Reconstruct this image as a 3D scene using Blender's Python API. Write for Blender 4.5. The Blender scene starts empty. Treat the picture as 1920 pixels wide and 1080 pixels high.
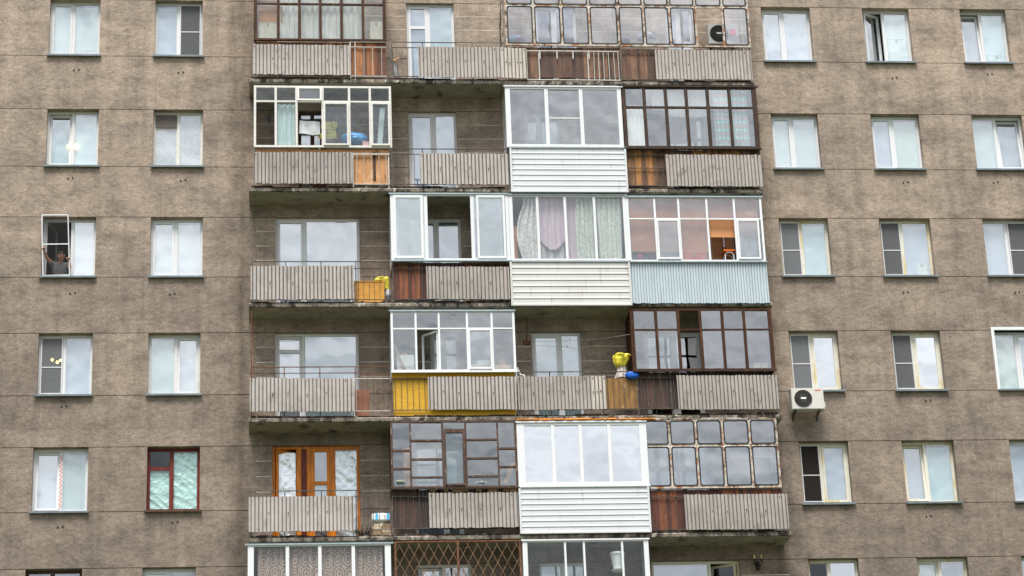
import bpy, math, random
from mathutils import Vector, Matrix, noise as mnoise
random.seed(7)
S = bpy.context.scene
COL = S.collection

# ------------------------------------------------------------------ camera
FPX, PITCH, YAW, ROLL, DIST, EYE = 4425.385, 0.3628875, 0.1097522, -0.0404547, 51.0778, 1.6
fw = Vector((math.sin(YAW)*math.cos(PITCH), math.cos(YAW)*math.cos(PITCH), math.sin(PITCH)))
r0 = fw.cross(Vector((0, 0, 1))).normalized(); u0 = r0.cross(fw)
RT = r0*math.cos(ROLL) + u0*math.sin(ROLL); UP = -r0*math.sin(ROLL) + u0*math.cos(ROLL)
cam = bpy.data.cameras.new('camera'); co = bpy.data.objects.new('camera', cam); COL.objects.link(co)
cam.sensor_width = 36; cam.lens = FPX/1920*36; cam.clip_start = 0.5; cam.clip_end = 3000
m = Matrix((RT, UP, -fw)).transposed().to_4x4(); m.translation = Vector((0, -DIST, EYE)); co.matrix_world = m
S.camera = co

# ------------------------------------------------------------------ sky, sun, exposure
SUN_EL, SUN_AZ = math.radians(67), math.radians(-12)      # azimuth measured from straight out of the facade
wd = bpy.data.worlds.new('World'); S.world = wd; wd.use_nodes = True
nt = wd.node_tree; nt.nodes.clear()
out = nt.nodes.new('ShaderNodeOutputWorld'); bg = nt.nodes.new('ShaderNodeBackground')
sky = nt.nodes.new('ShaderNodeTexSky'); sky.sky_type = 'NISHITA'; sky.sun_disc = False
sky.sun_elevation = SUN_EL; sky.sun_rotation = math.pi + SUN_AZ
tc = nt.nodes.new('ShaderNodeTexCoord'); mp = nt.nodes.new('ShaderNodeMapping'); mp.inputs['Scale'].default_value = (1, 1, 2.2)
ns = nt.nodes.new('ShaderNodeTexNoise'); ns.inputs['Scale'].default_value = 4.5; ns.inputs['Detail'].default_value = 6; ns.inputs['Roughness'].default_value = .55
cr = nt.nodes.new('ShaderNodeValToRGB')
cr.color_ramp.elements[0].position = .30; cr.color_ramp.elements[0].color = (6.1, 6.8, 7.6, 1)
cr.color_ramp.elements[1].position = .66; cr.color_ramp.elements[1].color = (15.6, 16.1, 16.7, 1)
mx = nt.nodes.new('ShaderNodeMix'); mx.data_type = 'RGBA'; mx.inputs['Factor'].default_value = .85
L = nt.links.new
L(tc.outputs['Generated'], mp.inputs['Vector']); L(mp.outputs['Vector'], ns.inputs['Vector']); L(ns.outputs['Fac'], cr.inputs['Fac'])
L(sky.outputs['Color'], mx.inputs[6]); L(cr.outputs['Color'], mx.inputs[7])
sx_ = nt.nodes.new('ShaderNodeSeparateXYZ'); L(tc.outputs['Generated'], sx_.inputs[0])
mr = nt.nodes.new('ShaderNodeMapRange'); mr.inputs['From Min'].default_value = 0; mr.inputs['From Max'].default_value = 1; mr.inputs['To Min'].default_value = .60; mr.inputs['To Max'].default_value = 1.9
L(sx_.outputs['Z'], mr.inputs['Value'])                      # an overcast sky is brighter overhead
vm = nt.nodes.new('ShaderNodeVectorMath'); vm.operation = 'SCALE'; L(mx.outputs[2], vm.inputs[0]); L(mr.outputs['Result'], vm.inputs['Scale'])
L(vm.outputs['Vector'], bg.inputs['Color']); bg.inputs['Strength'].default_value = .046
L(bg.outputs['Background'], out.inputs['Surface'])
sl = bpy.data.lights.new('sun', 'SUN'); sl.energy = 3.2; sl.angle = math.radians(24); sl.color = (1, .965, .91)
so = bpy.data.objects.new('sun', sl); COL.objects.link(so); so.location = (0, -40, 60)
sdir = Vector((math.sin(SUN_AZ)*math.cos(SUN_EL), -math.cos(SUN_AZ)*math.cos(SUN_EL), math.sin(SUN_EL)))
so.rotation_euler = sdir.to_track_quat('Z', 'Y').to_euler()
S.view_settings.view_transform = 'Standard'; S.view_settings.look = 'None'
S.view_settings.exposure = .90; S.view_settings.gamma = 1
S.render.engine = 'CYCLES'
S.cycles.transparent_max_bounces = 24; S.cycles.max_bounces = 8; S.cycles.sample_clamp_indirect = 6

# ------------------------------------------------------------------ measured points
def W(px, py, y=0.0):
    """point on the vertical plane at depth y (0 = facade, negative = towards the street) -> (X, Z)"""
    d = RT*((px-960)/FPX) + UP*(-(py-540)/FPX) + fw
    t = (y+DIST)/d.y
    return d.x*t, d.z*t+EYE
def WX(px, py, y=0.0): return W(px, py, y)[0]
def WZ(px, py, y=0.0): return W(px, py, y)[1]
TOP = [29.75+EYE-.0, 26.93+EYE, 24.033+EYE, 21.284+EYE, 18.428+EYE, 15.726+EYE, 12.955+EYE]   # TOP[r+1] is row r
BOT = [28.2+EYE, 25.431+EYE, 22.561+EYE, 19.793+EYE, 16.94+EYE, 14.232+EYE, 11.45+EYE]
def T(r): return TOP[r+1]
def B(r): return BOT[r+1]
DB = .80                                   # balcony depth
YF = -DB

# ------------------------------------------------------------------ mesh helper
class MB:
    def __init__(s): s.v = []; s.f = []; s.m = []
    def box(s, x0, x1, y0, y1, z0, z1, mat=0):
        if x0 > x1: x0, x1 = x1, x0
        if y0 > y1: y0, y1 = y1, y0
        if z0 > z1: z0, z1 = z1, z0
        b = len(s.v)
        s.v += [(x0,y0,z0),(x1,y0,z0),(x1,y1,z0),(x0,y1,z0),(x0,y0,z1),(x1,y0,z1),(x1,y1,z1),(x0,y1,z1)]
        s.f += [(b,b+3,b+2,b+1),(b+4,b+5,b+6,b+7),(b,b+1,b+5,b+4),(b+1,b+2,b+6,b+5),(b+2,b+3,b+7,b+6),(b+3,b,b+4,b+7)]
        s.m += [mat]*6; return s
    def obox(s, c, ax, ay, az, mat=0):
        """box from centre and three half-axis vectors"""
        b = len(s.v); c = Vector(c); ax = Vector(ax); ay = Vector(ay); az = Vector(az)
        for k in (-1, 1):
            for i, j in ((-1,-1),(1,-1),(1,1),(-1,1)): s.v.append(tuple(c+ax*i+ay*j+az*k))
        s.f += [(b,b+3,b+2,b+1),(b+4,b+5,b+6,b+7),(b,b+1,b+5,b+4),(b+1,b+2,b+6,b+5),(b+2,b+3,b+7,b+6),(b+3,b,b+4,b+7)]
        s.m += [mat]*6; return s
    def face(s, pts, mat=0):
        b = len(s.v); s.v += [tuple(p) for p in pts]; s.f.append(tuple(range(b, b+len(pts)))); s.m.append(mat); return s
    def grid(s, fn, nu, nv, mat=0):
        b = len(s.v)
        for j in range(nv+1):
            for i in range(nu+1): s.v.append(tuple(fn(i/nu, j/nv)))
        for j in range(nv):
            for i in range(nu):
                a = b+j*(nu+1)+i; s.f.append((a, a+1, a+nu+2, a+nu+1)); s.m.append(mat)
        return s
    def tube(s, pts, r, n=6, mat=0, cap=True):
        pts = [Vector(p) for p in pts]; b = len(s.v); k = len(pts)
        rs = r if isinstance(r, (list, tuple)) else [r]*k
        for i, p in enumerate(pts):
            d = (pts[min(i+1,k-1)]-pts[max(i-1,0)]).normalized()
            a = d.cross(Vector((0,0,1)) if abs(d.z) < .9 else Vector((1,0,0))).normalized(); c = d.cross(a)
            for q in range(n):
                t = 2*math.pi*q/n; s.v.append(tuple(p+a*math.cos(t)*rs[i]+c*math.sin(t)*rs[i]))
        for i in range(k-1):
            for q in range(n):
                s.f.append((b+i*n+q, b+i*n+(q+1)%n, b+(i+1)*n+(q+1)%n, b+(i+1)*n+q)); s.m.append(mat)
        if cap:
            s.f.append(tuple(b+q for q in range(n))[::-1]); s.f.append(tuple(b+(k-1)*n+q for q in range(n))); s.m += [mat, mat]
        return s
    def lathe(s, c, prof, n=16, mat=0, axis='z'):
        b = len(s.v); c = Vector(c)
        for (r, h) in prof:
            for q in range(n):
                t = 2*math.pi*q/n; p = (r*math.cos(t), r*math.sin(t), h)
                if axis == 'y': p = (p[0], h, p[1])
                s.v.append(tuple(c+Vector(p)))
        for i in range(len(prof)-1):
            for q in range(n):
                s.f.append((b+i*n+q, b+i*n+(q+1)%n, b+(i+1)*n+(q+1)%n, b+(i+1)*n+q)); s.m.append(mat)
        s.f.append(tuple(b+q for q in range(n))); s.f.append(tuple(b+(len(prof)-1)*n+q for q in range(n))); s.m += [mat, mat]
        return s
    def blob(s, c, rx, ry, rz, nu=20, nv=12, amp=.15, fr=6, seed=0, mat=0, fn=None):
        c = Vector(c)
        def f(u, v):
            a = 2*math.pi*u; h = math.pi*(v-.5)
            p = Vector((math.cos(a)*math.cos(h), math.sin(a)*math.cos(h), math.sin(h)))
            k = 1+amp*(mnoise.noise(p*fr*.5+Vector((seed*3.1, 0, seed)))+.5*mnoise.noise(p*fr+Vector((0, seed*1.7, 0))))
            if fn: k *= fn(p)
            return c+Vector((p.x*rx*k, p.y*ry*k, p.z*rz*k))
        return s.grid(f, nu, nv, mat)
    def rot(s, origin, axis, ang):
        M = Matrix.Rotation(ang, 3, axis); o = Vector(origin)
        s.v = [tuple(M@(Vector(p)-o)+o) for p in s.v]; return s
    def build(s, name, mats, parent=None, label=None, cat=None, group=None, kind=None, smooth=False):
        if not isinstance(mats, (list, tuple)): mats = [mats]
        me = bpy.data.meshes.new(name)
        off = Vector((0, 0, 0))
        if parent is None and kind is None:
            xs = [p[0] for p in s.v]; ys = [p[1] for p in s.v]; zs = [p[2] for p in s.v]
            off = Vector(((min(xs)+max(xs))/2, (min(ys)+max(ys))/2, min(zs)))
        elif parent is not None: off = parent_world(parent)
        me.from_pydata([tuple(Vector(p)-off) for p in s.v], [], s.f)
        for mt in mats: me.materials.append(mt)
        me.polygons.foreach_set('material_index', s.m)
        if smooth: me.polygons.foreach_set('use_smooth', [True]*len(s.f))
        me.update()
        o = bpy.data.objects.new(name, me); COL.objects.link(o)
        if parent is None: o.location = off
        else: o.parent = parent
        tag(o, label, cat, group, kind); return o
def parent_world(o):
    p = Vector((0, 0, 0))
    while o is not None: p += o.location; o = o.parent
    return p
def tag(o, label=None, cat=None, group=None, kind=None):
    if label: o['label'] = label
    if cat: o['category'] = cat
    if group: o['group'] = group
    if kind: o['kind'] = kind
    return o
def empty(name, loc, label, cat, group=None):
    o = bpy.data.objects.new(name, None); COL.objects.link(o); o.location = loc; o.empty_display_size = .2
    return tag(o, label, cat, group)

# ------------------------------------------------------------------ materials
def nodes(name):
    mt = bpy.data.materials.new(name); mt.use_nodes = True; n = mt.node_tree
    return mt, n, n.nodes['Principled BSDF']
def coords(n, scale=(1,1,1), rot=(0,0,0)):
    t = n.nodes.new('ShaderNodeTexCoord'); p = n.nodes.new('ShaderNodeMapping')
    p.inputs['Scale'].default_value = scale; p.inputs['Rotation'].default_value = rot
    n.links.new(t.outputs['Object'], p.inputs['Vector']); return p.outputs['Vector']
def tnoise(n, vec, scale, detail=3, rough=.55):
    t = n.nodes.new('ShaderNodeTexNoise'); t.inputs['Scale'].default_value = scale
    t.inputs['Detail'].default_value = detail; t.inputs['Roughness'].default_value = rough
    n.links.new(vec, t.inputs['Vector']); return t.outputs['Fac']
def ramp(n, fac, stops):
    r = n.nodes.new('ShaderNodeValToRGB'); e = r.color_ramp.elements
    while len(e) < len(stops): e.new(.5)
    for k, (p, c) in enumerate(stops):
        e[k].position = p; e[k].color = (c, c, c, 1) if not isinstance(c, tuple) else (*c, 1)
    n.links.new(fac, r.inputs['Fac']); return r.outputs['Color']
def mixc(n, fac, a, b, blend='MIX'):
    x = n.nodes.new('ShaderNodeMix'); x.data_type = 'RGBA'; x.blend_type = blend
    for sock, val in ((x.inputs['Factor'], fac), (x.inputs[6], a), (x.inputs[7], b)):
        if isinstance(val, (int, float)): sock.default_value = val if sock.type == 'VALUE' else (val, val, val, 1)
        elif isinstance(val, tuple): sock.default_value = (*val, 1)
        else: n.links.new(val, sock)
    return x.outputs[2]
def bump(n, bs, h, strength=.3, dist=.01):
    b = n.nodes.new('ShaderNodeBump'); b.inputs['Strength'].default_value = strength; b.inputs['Distance'].default_value = dist
    n.links.new(h, b.inputs['Height']); n.links.new(b.outputs['Normal'], bs.inputs['Normal'])
def simple(name, col, rough=.6, var=.15, scale=(4,4,4), nscale=3, metal=0, spots=None, bmp=None, detail=4, spec=.3, own=0):
    """a colour that varies with a noise, with optional spots of a second colour: (colour, noise scale, threshold)"""
    mt, n, bs = nodes(name)
    v = coords(n, scale); f = tnoise(n, v, nscale, detail)
    c = mixc(n, ramp(n, f, [(.3, 0.), (.7, 1.)]), tuple(x*(1-var) for x in col), tuple(min(1, x*(1+var)) for x in col))
    for sp in (spots or []):
        f2 = tnoise(n, coords(n, sp[3] if len(sp) > 3 else (1,1,1)), sp[1], 5, .65)
        c = mixc(n, ramp(n, f2, [(sp[2]-.05, 0.), (sp[2]+.07, 1.)]), c, sp[0])
    if own:
        oi = n.nodes.new('ShaderNodeObjectInfo'); c = mixc(n, 1.0, c, ramp(n, oi.outputs['Random'], [(0, (1-own, 1-own, 1-own*1.05)), (.5, (1, .98, .96)), (1, (1+own, 1+own, 1+own))]), 'MULTIPLY')
    n.links.new(c, bs.inputs['Base Color']); bs.inputs['Roughness'].default_value = rough; bs.inputs['Metallic'].default_value = metal; bs.inputs['Specular IOR Level'].default_value = spec
    if bmp: bump(n, bs, tnoise(n, coords(n), bmp[0], 4), bmp[1], bmp[2])
    return mt
def plaster():
    mt, n, bs = nodes('roughcast_plaster')
    g = tnoise(n, coords(n, (1, 1, 1.25), (0, .6, 0)), 19, 6, .78)
    mo = tnoise(n, coords(n, (1, 1, 1.9), (0, .5, 0)), 6.5, 5, .65)
    mo2 = tnoise(n, coords(n, (1, 1, 1.8), (0, .55, 0)), 1.5, 5, .62)
    big = tnoise(n, coords(n), .45, 4, .55)
    st = tnoise(n, coords(n, (2.3, 1, .16)), 1.5, 4, .6)
    c = ramp(n, g, [(.30, (.150,.116,.091)), (.5, (.236,.188,.150)), (.72, (.330,.268,.216))])
    c = mixc(n, .8, c, ramp(n, mo, [(.32, .66), (.5, .98), (.68, 1.22)]), 'MULTIPLY')
    c = mixc(n, .85, c, ramp(n, mo2, [(.3, .58), (.5, 1.0), (.7, 1.25)]), 'MULTIPLY')
    c = mixc(n, .6, c, ramp(n, big, [(.35, (.70,.71,.73)), (.65, (1.18,1.16,1.13))]), 'MULTIPLY')
    c = mixc(n, .65, c, ramp(n, st, [(.33, .72), (.5, 1.0), (.70, 1.22)]), 'MULTIPLY')
    dr = tnoise(n, coords(n, (7, 1, .30)), 1.5, 5, .65)           # pale lime runs down the render
    c = mixc(n, 1.0, c, ramp(n, dr, [(.60, 1.0), (.70, (1.22,1.21,1.19))]), 'MULTIPLY')
    gi = n.nodes.new('ShaderNodeNewGeometry')                      # every cast panel has its own tone
    c = mixc(n, 1.0, c, ramp(n, gi.outputs['Random Per Island'], [(0, (.90,.90,.905)), (1, (1.08,1.075,1.07))]), 'MULTIPLY')
    # sky-light falloff painted into the colour: paler towards the roof, darker lower down
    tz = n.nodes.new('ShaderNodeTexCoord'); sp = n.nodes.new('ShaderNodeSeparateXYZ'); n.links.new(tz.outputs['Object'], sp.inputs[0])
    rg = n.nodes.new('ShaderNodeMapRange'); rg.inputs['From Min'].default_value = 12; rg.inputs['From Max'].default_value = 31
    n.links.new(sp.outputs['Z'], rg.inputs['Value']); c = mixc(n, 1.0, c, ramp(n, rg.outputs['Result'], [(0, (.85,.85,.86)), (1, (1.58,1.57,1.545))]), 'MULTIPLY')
    # soot washed off the ends of the balcony slabs: ragged dark streaks
    for xe in (-.62, 11.55):
        ab = n.nodes.new('ShaderNodeMath'); ab.operation = 'SUBTRACT'; ab.inputs[1].default_value = xe-6; n.links.new(sp.outputs['X'], ab.inputs[0])
        a2 = n.nodes.new('ShaderNodeMath'); a2.operation = 'ABSOLUTE'; n.links.new(ab.outputs[0], a2.inputs[0])
        so_ = tnoise(n, coords(n, (2.2, 1, .7)), 1.6, 5, .7); ad_ = n.nodes.new('ShaderNodeMath'); ad_.operation = 'MULTIPLY_ADD'; ad_.inputs[1].default_value = .9
        n.links.new(a2.outputs[0], ad_.inputs[0]); n.links.new(so_, ad_.inputs[2])
        c = mixc(n, 1.0, c, ramp(n, ad_.outputs[0], [(.40, (.50,.49,.46)), (.85, (1, 1, 1))]), 'MULTIPLY')
    n.links.new(c, bs.inputs['Base Color']); bs.inputs['Roughness'].default_value = .95
    h = mixc(n, .45, tnoise(n, coords(n), 30, 5, .7), mo)
    bump(n, bs, h, .6, .025)
    return mt
def planks(name, c0, c1, c2, rough=.75):
    """vertical boards: every board its own tone, long grain"""
    mt, n, bs = nodes(name)
    g = n.nodes.new('ShaderNodeNewGeometry')
    gr = tnoise(n, coords(n, (14, 14, .9)), 3, 6, .7)
    c = ramp(n, g.outputs['Random Per Island'], [(0, c0), (.5, c1), (1, c2)])
    c = mixc(n, .8, c, ramp(n, gr, [(.3, .45), (.5, 1.), (.72, 1.5)]), 'MULTIPLY')
    f = tnoise(n, coords(n, (5, 5, 2)), 1.3, 4)
    c = mixc(n, .6, c, ramp(n, f, [(.32, .4), (.55, 1.)]), 'MULTIPLY')
    n.links.new(c, bs.inputs['Base Color']); bs.inputs['Roughness'].default_value = rough
    bump(n, bs, gr, .4, .004); return mt
def glass(name, refl=.28, tint=(.93,.97,.97), rough=.015, wob=.02):
    mt = bpy.data.materials.new(name); mt.use_nodes = True; n = mt.node_tree; n.nodes.clear()
    o = n.nodes.new('ShaderNodeOutputMaterial'); tr = n.nodes.new('ShaderNodeBsdfTransparent'); tr.inputs['Color'].default_value = (*tint, 1)
    gl = n.nodes.new('ShaderNodeBsdfGlossy'); gl.inputs['Roughness'].default_value = rough; gl.inputs['Color'].default_value = (1,1,1,1)
    fr = n.nodes.new('ShaderNodeFresnel'); fr.inputs['IOR'].default_value = 1.45
    ad = n.nodes.new('ShaderNodeMath'); ad.operation = 'ADD'; ad.use_clamp = True; ad.inputs[1].default_value = refl
    mxs = n.nodes.new('ShaderNodeMixShader')
    b = n.nodes.new('ShaderNodeBump'); b.inputs['Strength'].default_value = .5; b.inputs['Distance'].default_value = wob
    n.links.new(tnoise(n, coords(n), 1.7, 1), b.inputs['Height']); n.links.new(b.outputs['Normal'], gl.inputs['Normal'])
    ge = n.nodes.new('ShaderNodeNewGeometry'); iv = n.nodes.new('ShaderNodeMath'); iv.operation = 'SUBTRACT'; iv.inputs[0].default_value = 1
    ml = n.nodes.new('ShaderNodeMath'); ml.operation = 'MULTIPLY'                 # only the face a ray enters by reflects
    n.links.new(ge.outputs['Backfacing'], iv.inputs[1]); n.links.new(fr.outputs['Fac'], ad.inputs[0])
    n.links.new(ad.outputs['Value'], ml.inputs[0]); n.links.new(iv.outputs['Value'], ml.inputs[1]); n.links.new(ml.outputs['Value'], mxs.inputs['Fac'])
    n.links.new(tr.outputs['BSDF'], mxs.inputs[1]); n.links.new(gl.outputs['BSDF'], mxs.inputs[2]); n.links.new(mxs.outputs['Shader'], o.inputs['Surface'])
    return mt
def cloth(name, col, pat=None, trans=.18, var=.1):
    """woven sheet that lets part of the light through"""
    mt = bpy.data.materials.new(name); mt.use_nodes = True; n = mt.node_tree; n.nodes.clear()
    o = n.nodes.new('ShaderNodeOutputMaterial'); d = n.nodes.new('ShaderNodeBsdfDiffuse'); t = n.nodes.new('ShaderNodeBsdfTranslucent')
    mxs = n.nodes.new('ShaderNodeMixShader'); mxs.inputs['Fac'].default_value = trans
    f = tnoise(n, coords(n, (6, 6, 1.5)), 2, 4)
    c = mixc(n, f, tuple(x*(1-var) for x in col), tuple(min(1, x*(1+var)) for x in col))
    if pat: c = pat(n, c)
    for k in (d, t): n.links.new(c, k.inputs['Color'])
    n.links.new(d.outputs[0], mxs.inputs[1]); n.links.new(t.outputs[0], mxs.inputs[2]); n.links.new(mxs.outputs[0], o.inputs['Surface'])
    return mt
def wave(n, scale, direction='X', dist=0, vec=None):
    w = n.nodes.new('ShaderNodeTexWave'); w.bands_direction = direction; w.inputs['Scale'].default_value = scale
    w.inputs['Distortion'].default_value = dist; w.inputs['Detail'].default_value = 2
    n.links.new(vec or coords(n), w.inputs['Vector']); return w.outputs['Fac']
def meshy(name, col, alpha):
    """fine insect netting: threads far below a pixel, so a thin partly transparent sheet"""
    mt = bpy.data.materials.new(name); mt.use_nodes = True; n = mt.node_tree; n.nodes.clear()
    o = n.nodes.new('ShaderNodeOutputMaterial'); tr = n.nodes.new('ShaderNodeBsdfTransparent'); d = n.nodes.new('ShaderNodeBsdfDiffuse')
    d.inputs['Color'].default_value = (*col, 1); x = n.nodes.new('ShaderNodeMixShader')
    f = tnoise(n, coords(n, (1, 1, 3)), 6, 3)
    r = n.nodes.new('ShaderNodeMapRange'); r.inputs['To Min'].default_value = alpha-.12; r.inputs['To Max'].default_value = alpha+.12
    n.links.new(f, r.inputs['Value']); n.links.new(r.outputs['Result'], x.inputs['Fac'])
    n.links.new(tr.outputs[0], x.inputs[1]); n.links.new(d.outputs[0], x.inputs[2]); n.links.new(x.outputs[0], o.inputs['Surface'])
    return mt
def glow(name, col, s):
    mt, n, bs = nodes(name); bs.inputs['Base Color'].default_value = (*col, 1)
    bs.inputs['Emission Color'].default_value = (*col, 1); bs.inputs['Emission Strength'].default_value = s; return mt

M = {}
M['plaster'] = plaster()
M['mortar'] = simple('pale_mortar', (.60,.53,.43), .95, .35, (1,1,1), 2.2)
M['concrete'] = simple('slab_concrete', (.22,.19,.155), .95, .4, (3,3,3), 4, spots=[((.045,.037,.03), 4, .52, (1,1,.5)), ((.50,.46,.40), 9, .62, (1,1,.6))], bmp=(30,.5,.01))
M['soffit'] = simple('slab_soffit', (.27,.25,.20), .95, .2, (1,1,1), 2.5, spots=[((.07,.06,.05), 2.2, .6)])
M['asbestos'] = simple('asbestos_cement', (.395,.362,.338), .9, .12, (1.3,1.3,1.0), 3, own=.13, spots=[((.28,.25,.23), 3, .62, (2,1,1.2)), ((.33,.20,.12), 4, .71, (4,1,1.5)), ((.17,.14,.12), 1.1, .68, (1.2,1,1.6))], bmp=(60,.15,.003))
M['asbestos_new'] = simple('newer_asbestos_cement', (.50,.45,.40), .9, .1, (2,2,1), 3)
M['groove'] = simple('shaded_groove', (.15,.13,.115), .95, .3, (9,9,1), 3)  # shade between the ridges, painted as a darker groove colour
M['groove_blue'] = simple('shaded_galvanised_groove', (.25,.30,.33), .7, .15)  # same painted groove shade, in blue grey for the metal sheet
M['nail'] = simple('rusty_nail', (.07,.045,.03), .8)
M['pvc'] = simple('white_plastic', (.70,.71,.72), .35, .03)
M['pvc_grey'] = simple('dulled_white_plastic', (.66,.655,.65), .45, .06, spots=[((.50,.49,.47), 3, .66)])
M['pvc_yellow'] = simple('yellowed_plastic', (.70,.67,.57), .45, .06, spots=[((.62,.50,.28), 1.7, .58, (1,1,.6))])
M['alu'] = simple('painted_aluminium', (.74,.75,.76), .4, .05)
M['old_white'] = simple('flaking_white_paint', (.66,.64,.60), .6, .1, spots=[((.36,.31,.25), 9, .68, (2,2,.6))])
M['sill'] = simple('grey_sheet_metal', (.17,.20,.215), .5, .2, (2,2,2), 3, metal=.2)
M['zinc'] = simple('zinc_flashing', (.34,.40,.42), .45, .15, metal=.3)
M['galv'] = simple('galvanised_sheet', (.46,.53,.56), .5, .08, (2,2,.5), 3, metal=.15, spots=[((.30,.34,.37), 4, .66, (6,1,.3))])
M['brown'] = simple('brown_varnish', (.055,.023,.011), .6, .5, (9,9,1.2), 3, spec=.15, spots=[((.17,.062,.02), 3, .63, (6,6,.7)), ((.03,.016,.01), 4, .62, (5,5,1))])
M['brown_dark'] = simple('weathered_dark_brown', (.038,.02,.012), .7, .5, (9,9,1.2), 3, spots=[((.17,.085,.035), 3.2, .64, (7,7,.6)), ((.02,.014,.01), 4, .6, (5,5,1))])
M['brown_grey'] = simple('bare_grey_brown_timber', (.085,.048,.033), .8, .4, (8,8,2), 3, spots=[((.36,.29,.24), 7, .645, (3,3,.9)), ((.05,.03,.022), 5, .6)])
M['orange_wood'] = simple('orange_varnish', (.66,.205,.013), .4, .35, (9,9,1), 2.5, spots=[((.24,.06,.012), 3, .62, (7,7,.5))])
M['red_wood'] = simple('red_brown_paint', (.15,.022,.012), .45, .3, (6,6,1), 3)
M['rust'] = simple('rusty_iron', (.15,.065,.035), .85, .5, (6,6,6), 3, spots=[((.25,.105,.045), 8, .60), ((.07,.035,.02), 5, .6)])
M['rust_light'] = simple('rusty_lattice', (.30,.19,.11), .8, .4, (4,4,4), 3, spots=[((.14,.06,.03), 6, .58)])
M['rust_white'] = simple('rust_stained_white_paint', (.54,.49,.43), .6, .15, spots=[((.36,.15,.05), 5, .54, (1,1,1)), ((.12,.05,.022), 7, .58)])
M['rail'] = simple('dark_rail_paint', (.085,.072,.062), .7, .4, (5,5,5), 3, spots=[((.26,.20,.16), 8, .62)])
M['rail_white'] = simple('white_rail_paint', (.56,.54,.50), .6, .12, spots=[((.25,.15,.09), 9, .64)])
M['black'] = simple('black_rubber', (.018,.018,.02), .6)
M['planks_brown'] = planks('brown_boards', (.09,.03,.015), (.21,.068,.022), (.38,.145,.05))
M['planks_grey'] = planks('grey_brown_boards', (.055,.028,.019), (.125,.060,.035), (.22,.115,.068))
M['planks_red'] = planks('red_brown_boards', (.05,.015,.010), (.105,.024,.012), (.24,.075,.025))
M['planks_dark'] = planks('dark_boards', (.035,.02,.016), (.055,.027,.02), (.085,.04,.028))
M['planks_mixed'] = planks('mixed_boards', (.07,.03,.02), (.20,.10,.05), (.46,.20,.05))
M['ply'] = simple('orange_plywood', (.50,.245,.10), .7, .15, (2,2,1), 3, spots=[((.14,.055,.02), 2.2, .60, (4,4,.6)), ((.72,.47,.28), 1.3, .6)])
M['board_worn'] = simple('worn_tan_board', (.25,.135,.045), .8, .35, (5,5,1), 3, spots=[((.50,.42,.30), 6, .68, (2,2,1))])
M['yellow'] = simple('yellow_painted_boarding', (.60,.335,.022), .55, .14, (1.2,1.2,9), 4, spots=[((.40,.22,.02), 3, .7, (1,1,3))])
M['siding'] = simple('white_vinyl_siding', (.60,.615,.63), .4, .05, (1,1,1), 1.5, spots=[((.44,.44,.43), 2.2, .64, (5,1,.5))])
M['siding_cream'] = simple('cream_vinyl_siding', (.58,.57,.545), .4, .05, (1,1,1), 1.5, spots=[((.42,.40,.37), 2.2, .62, (5,1,.5))])
M['glass'] = glass('window_glass', .32, (.93,.95,.94))
M['glass_win'] = glass('double_glazing', .36, (.96,.985,.99))
M['glass_sky'] = glass('coated_glass', .46, (.85,.9,.92))
M['glass_clear'] = glass('clear_glass', .06, (.95,.97,.97), wob=.03)
M['glass_mid'] = glass('fairly_clear_glass', .13, (.95,.96,.95))
M['glass_thin'] = glass('thin_glass', .24, (.84,.85,.88), wob=.03)
M['glass_old'] = glass('dusty_glass', .12, (.86,.88,.88), .05, .05)
M['glass_mirror'] = glass('mirrored_glass', .82, (.9,.93,.95), .012, .012)
M['glass_frost'] = glass('milky_glass', .38, (.80,.78,.76), .12, .05)
M['bl_pale'] = simple('pale_blind', (.72,.80,.80), .8, .05, (1,1,.3), 3)
M['bl_teal'] = simple('teal_blind', (.34,.56,.60), .8, .07, (1,1,.4), 3)
M['bl_teal2'] = simple('light_teal_blind', (.64,.77,.80), .8, .05, (1,1,.4), 3)
M['bl_lav'] = simple('lavender_blind', (.60,.65,.74), .8, .05, (1,1,.4), 3)
M['bl_white'] = simple('white_blind', (.82,.83,.86), .8, .03, (1,1,.4), 3)
M['bl_green'] = simple('greenish_blind', (.68,.77,.72), .8, .05, (1,1,.4), 3)
M['bl_grey'] = simple('grey_blind', (.30,.32,.34), .8, .12, (1,1,3), 3)
def lace(n, c): return mixc(n, ramp(n, tnoise(n, coords(n, (14,14,9)), 4, 3), [(.4, .35), (.58, 1.)]), (.35,.35,.38), c)
M['lace'] = cloth('lace_curtain', (.80,.82,.83), lace)
M['foil'] = simple('crinkled_foil', (.93,.94,.94), .28, .04, (3,3,3), 3, metal=.8)
M['foil_mint'] = simple('mint_tinted_foil', (.62,.83,.77), .32, .08, (3,3,3), 3, metal=.5)
M['room'] = simple('room_paint', (.16,.145,.13), .9, .1)
M['net'] = meshy('insect_netting', (.15,.15,.155), .66)
M['net_dark'] = meshy('dark_insect_netting', (.035,.03,.027), .78)
M['net_light'] = meshy('light_insect_netting', (.22,.225,.235), .5)
M['net_held'] = meshy('held_insect_netting', (.07,.07,.07), .30)
M['white'] = simple('white_goods', (.80,.80,.79), .4, .03)
M['asphalt'] = simple('asphalt', (.055,.055,.055), .95, .2, (1,1,1), 2)
M['grass'] = simple('trodden_grass', (.075,.085,.04), .95, .35, (1,1,1), .8)

# ------------------------------------------------------------------ ground
g = MB(); g.face([(-1500,-1500,0),(1500,-1500,0),(1500,1500,0),(-1500,1500,0)])
g.build('ground', M['grass'], kind='structure', label='trodden courtyard ground in front of the building', cat='ground')
g = MB(); g.face([(-300,-62,.004),(300,-62,.004),(300,-40,.004),(-300,-40,.004)])
g.build('road', M['asphalt'], kind='structure', label='asphalt road running past the building', cat='road')

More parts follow.
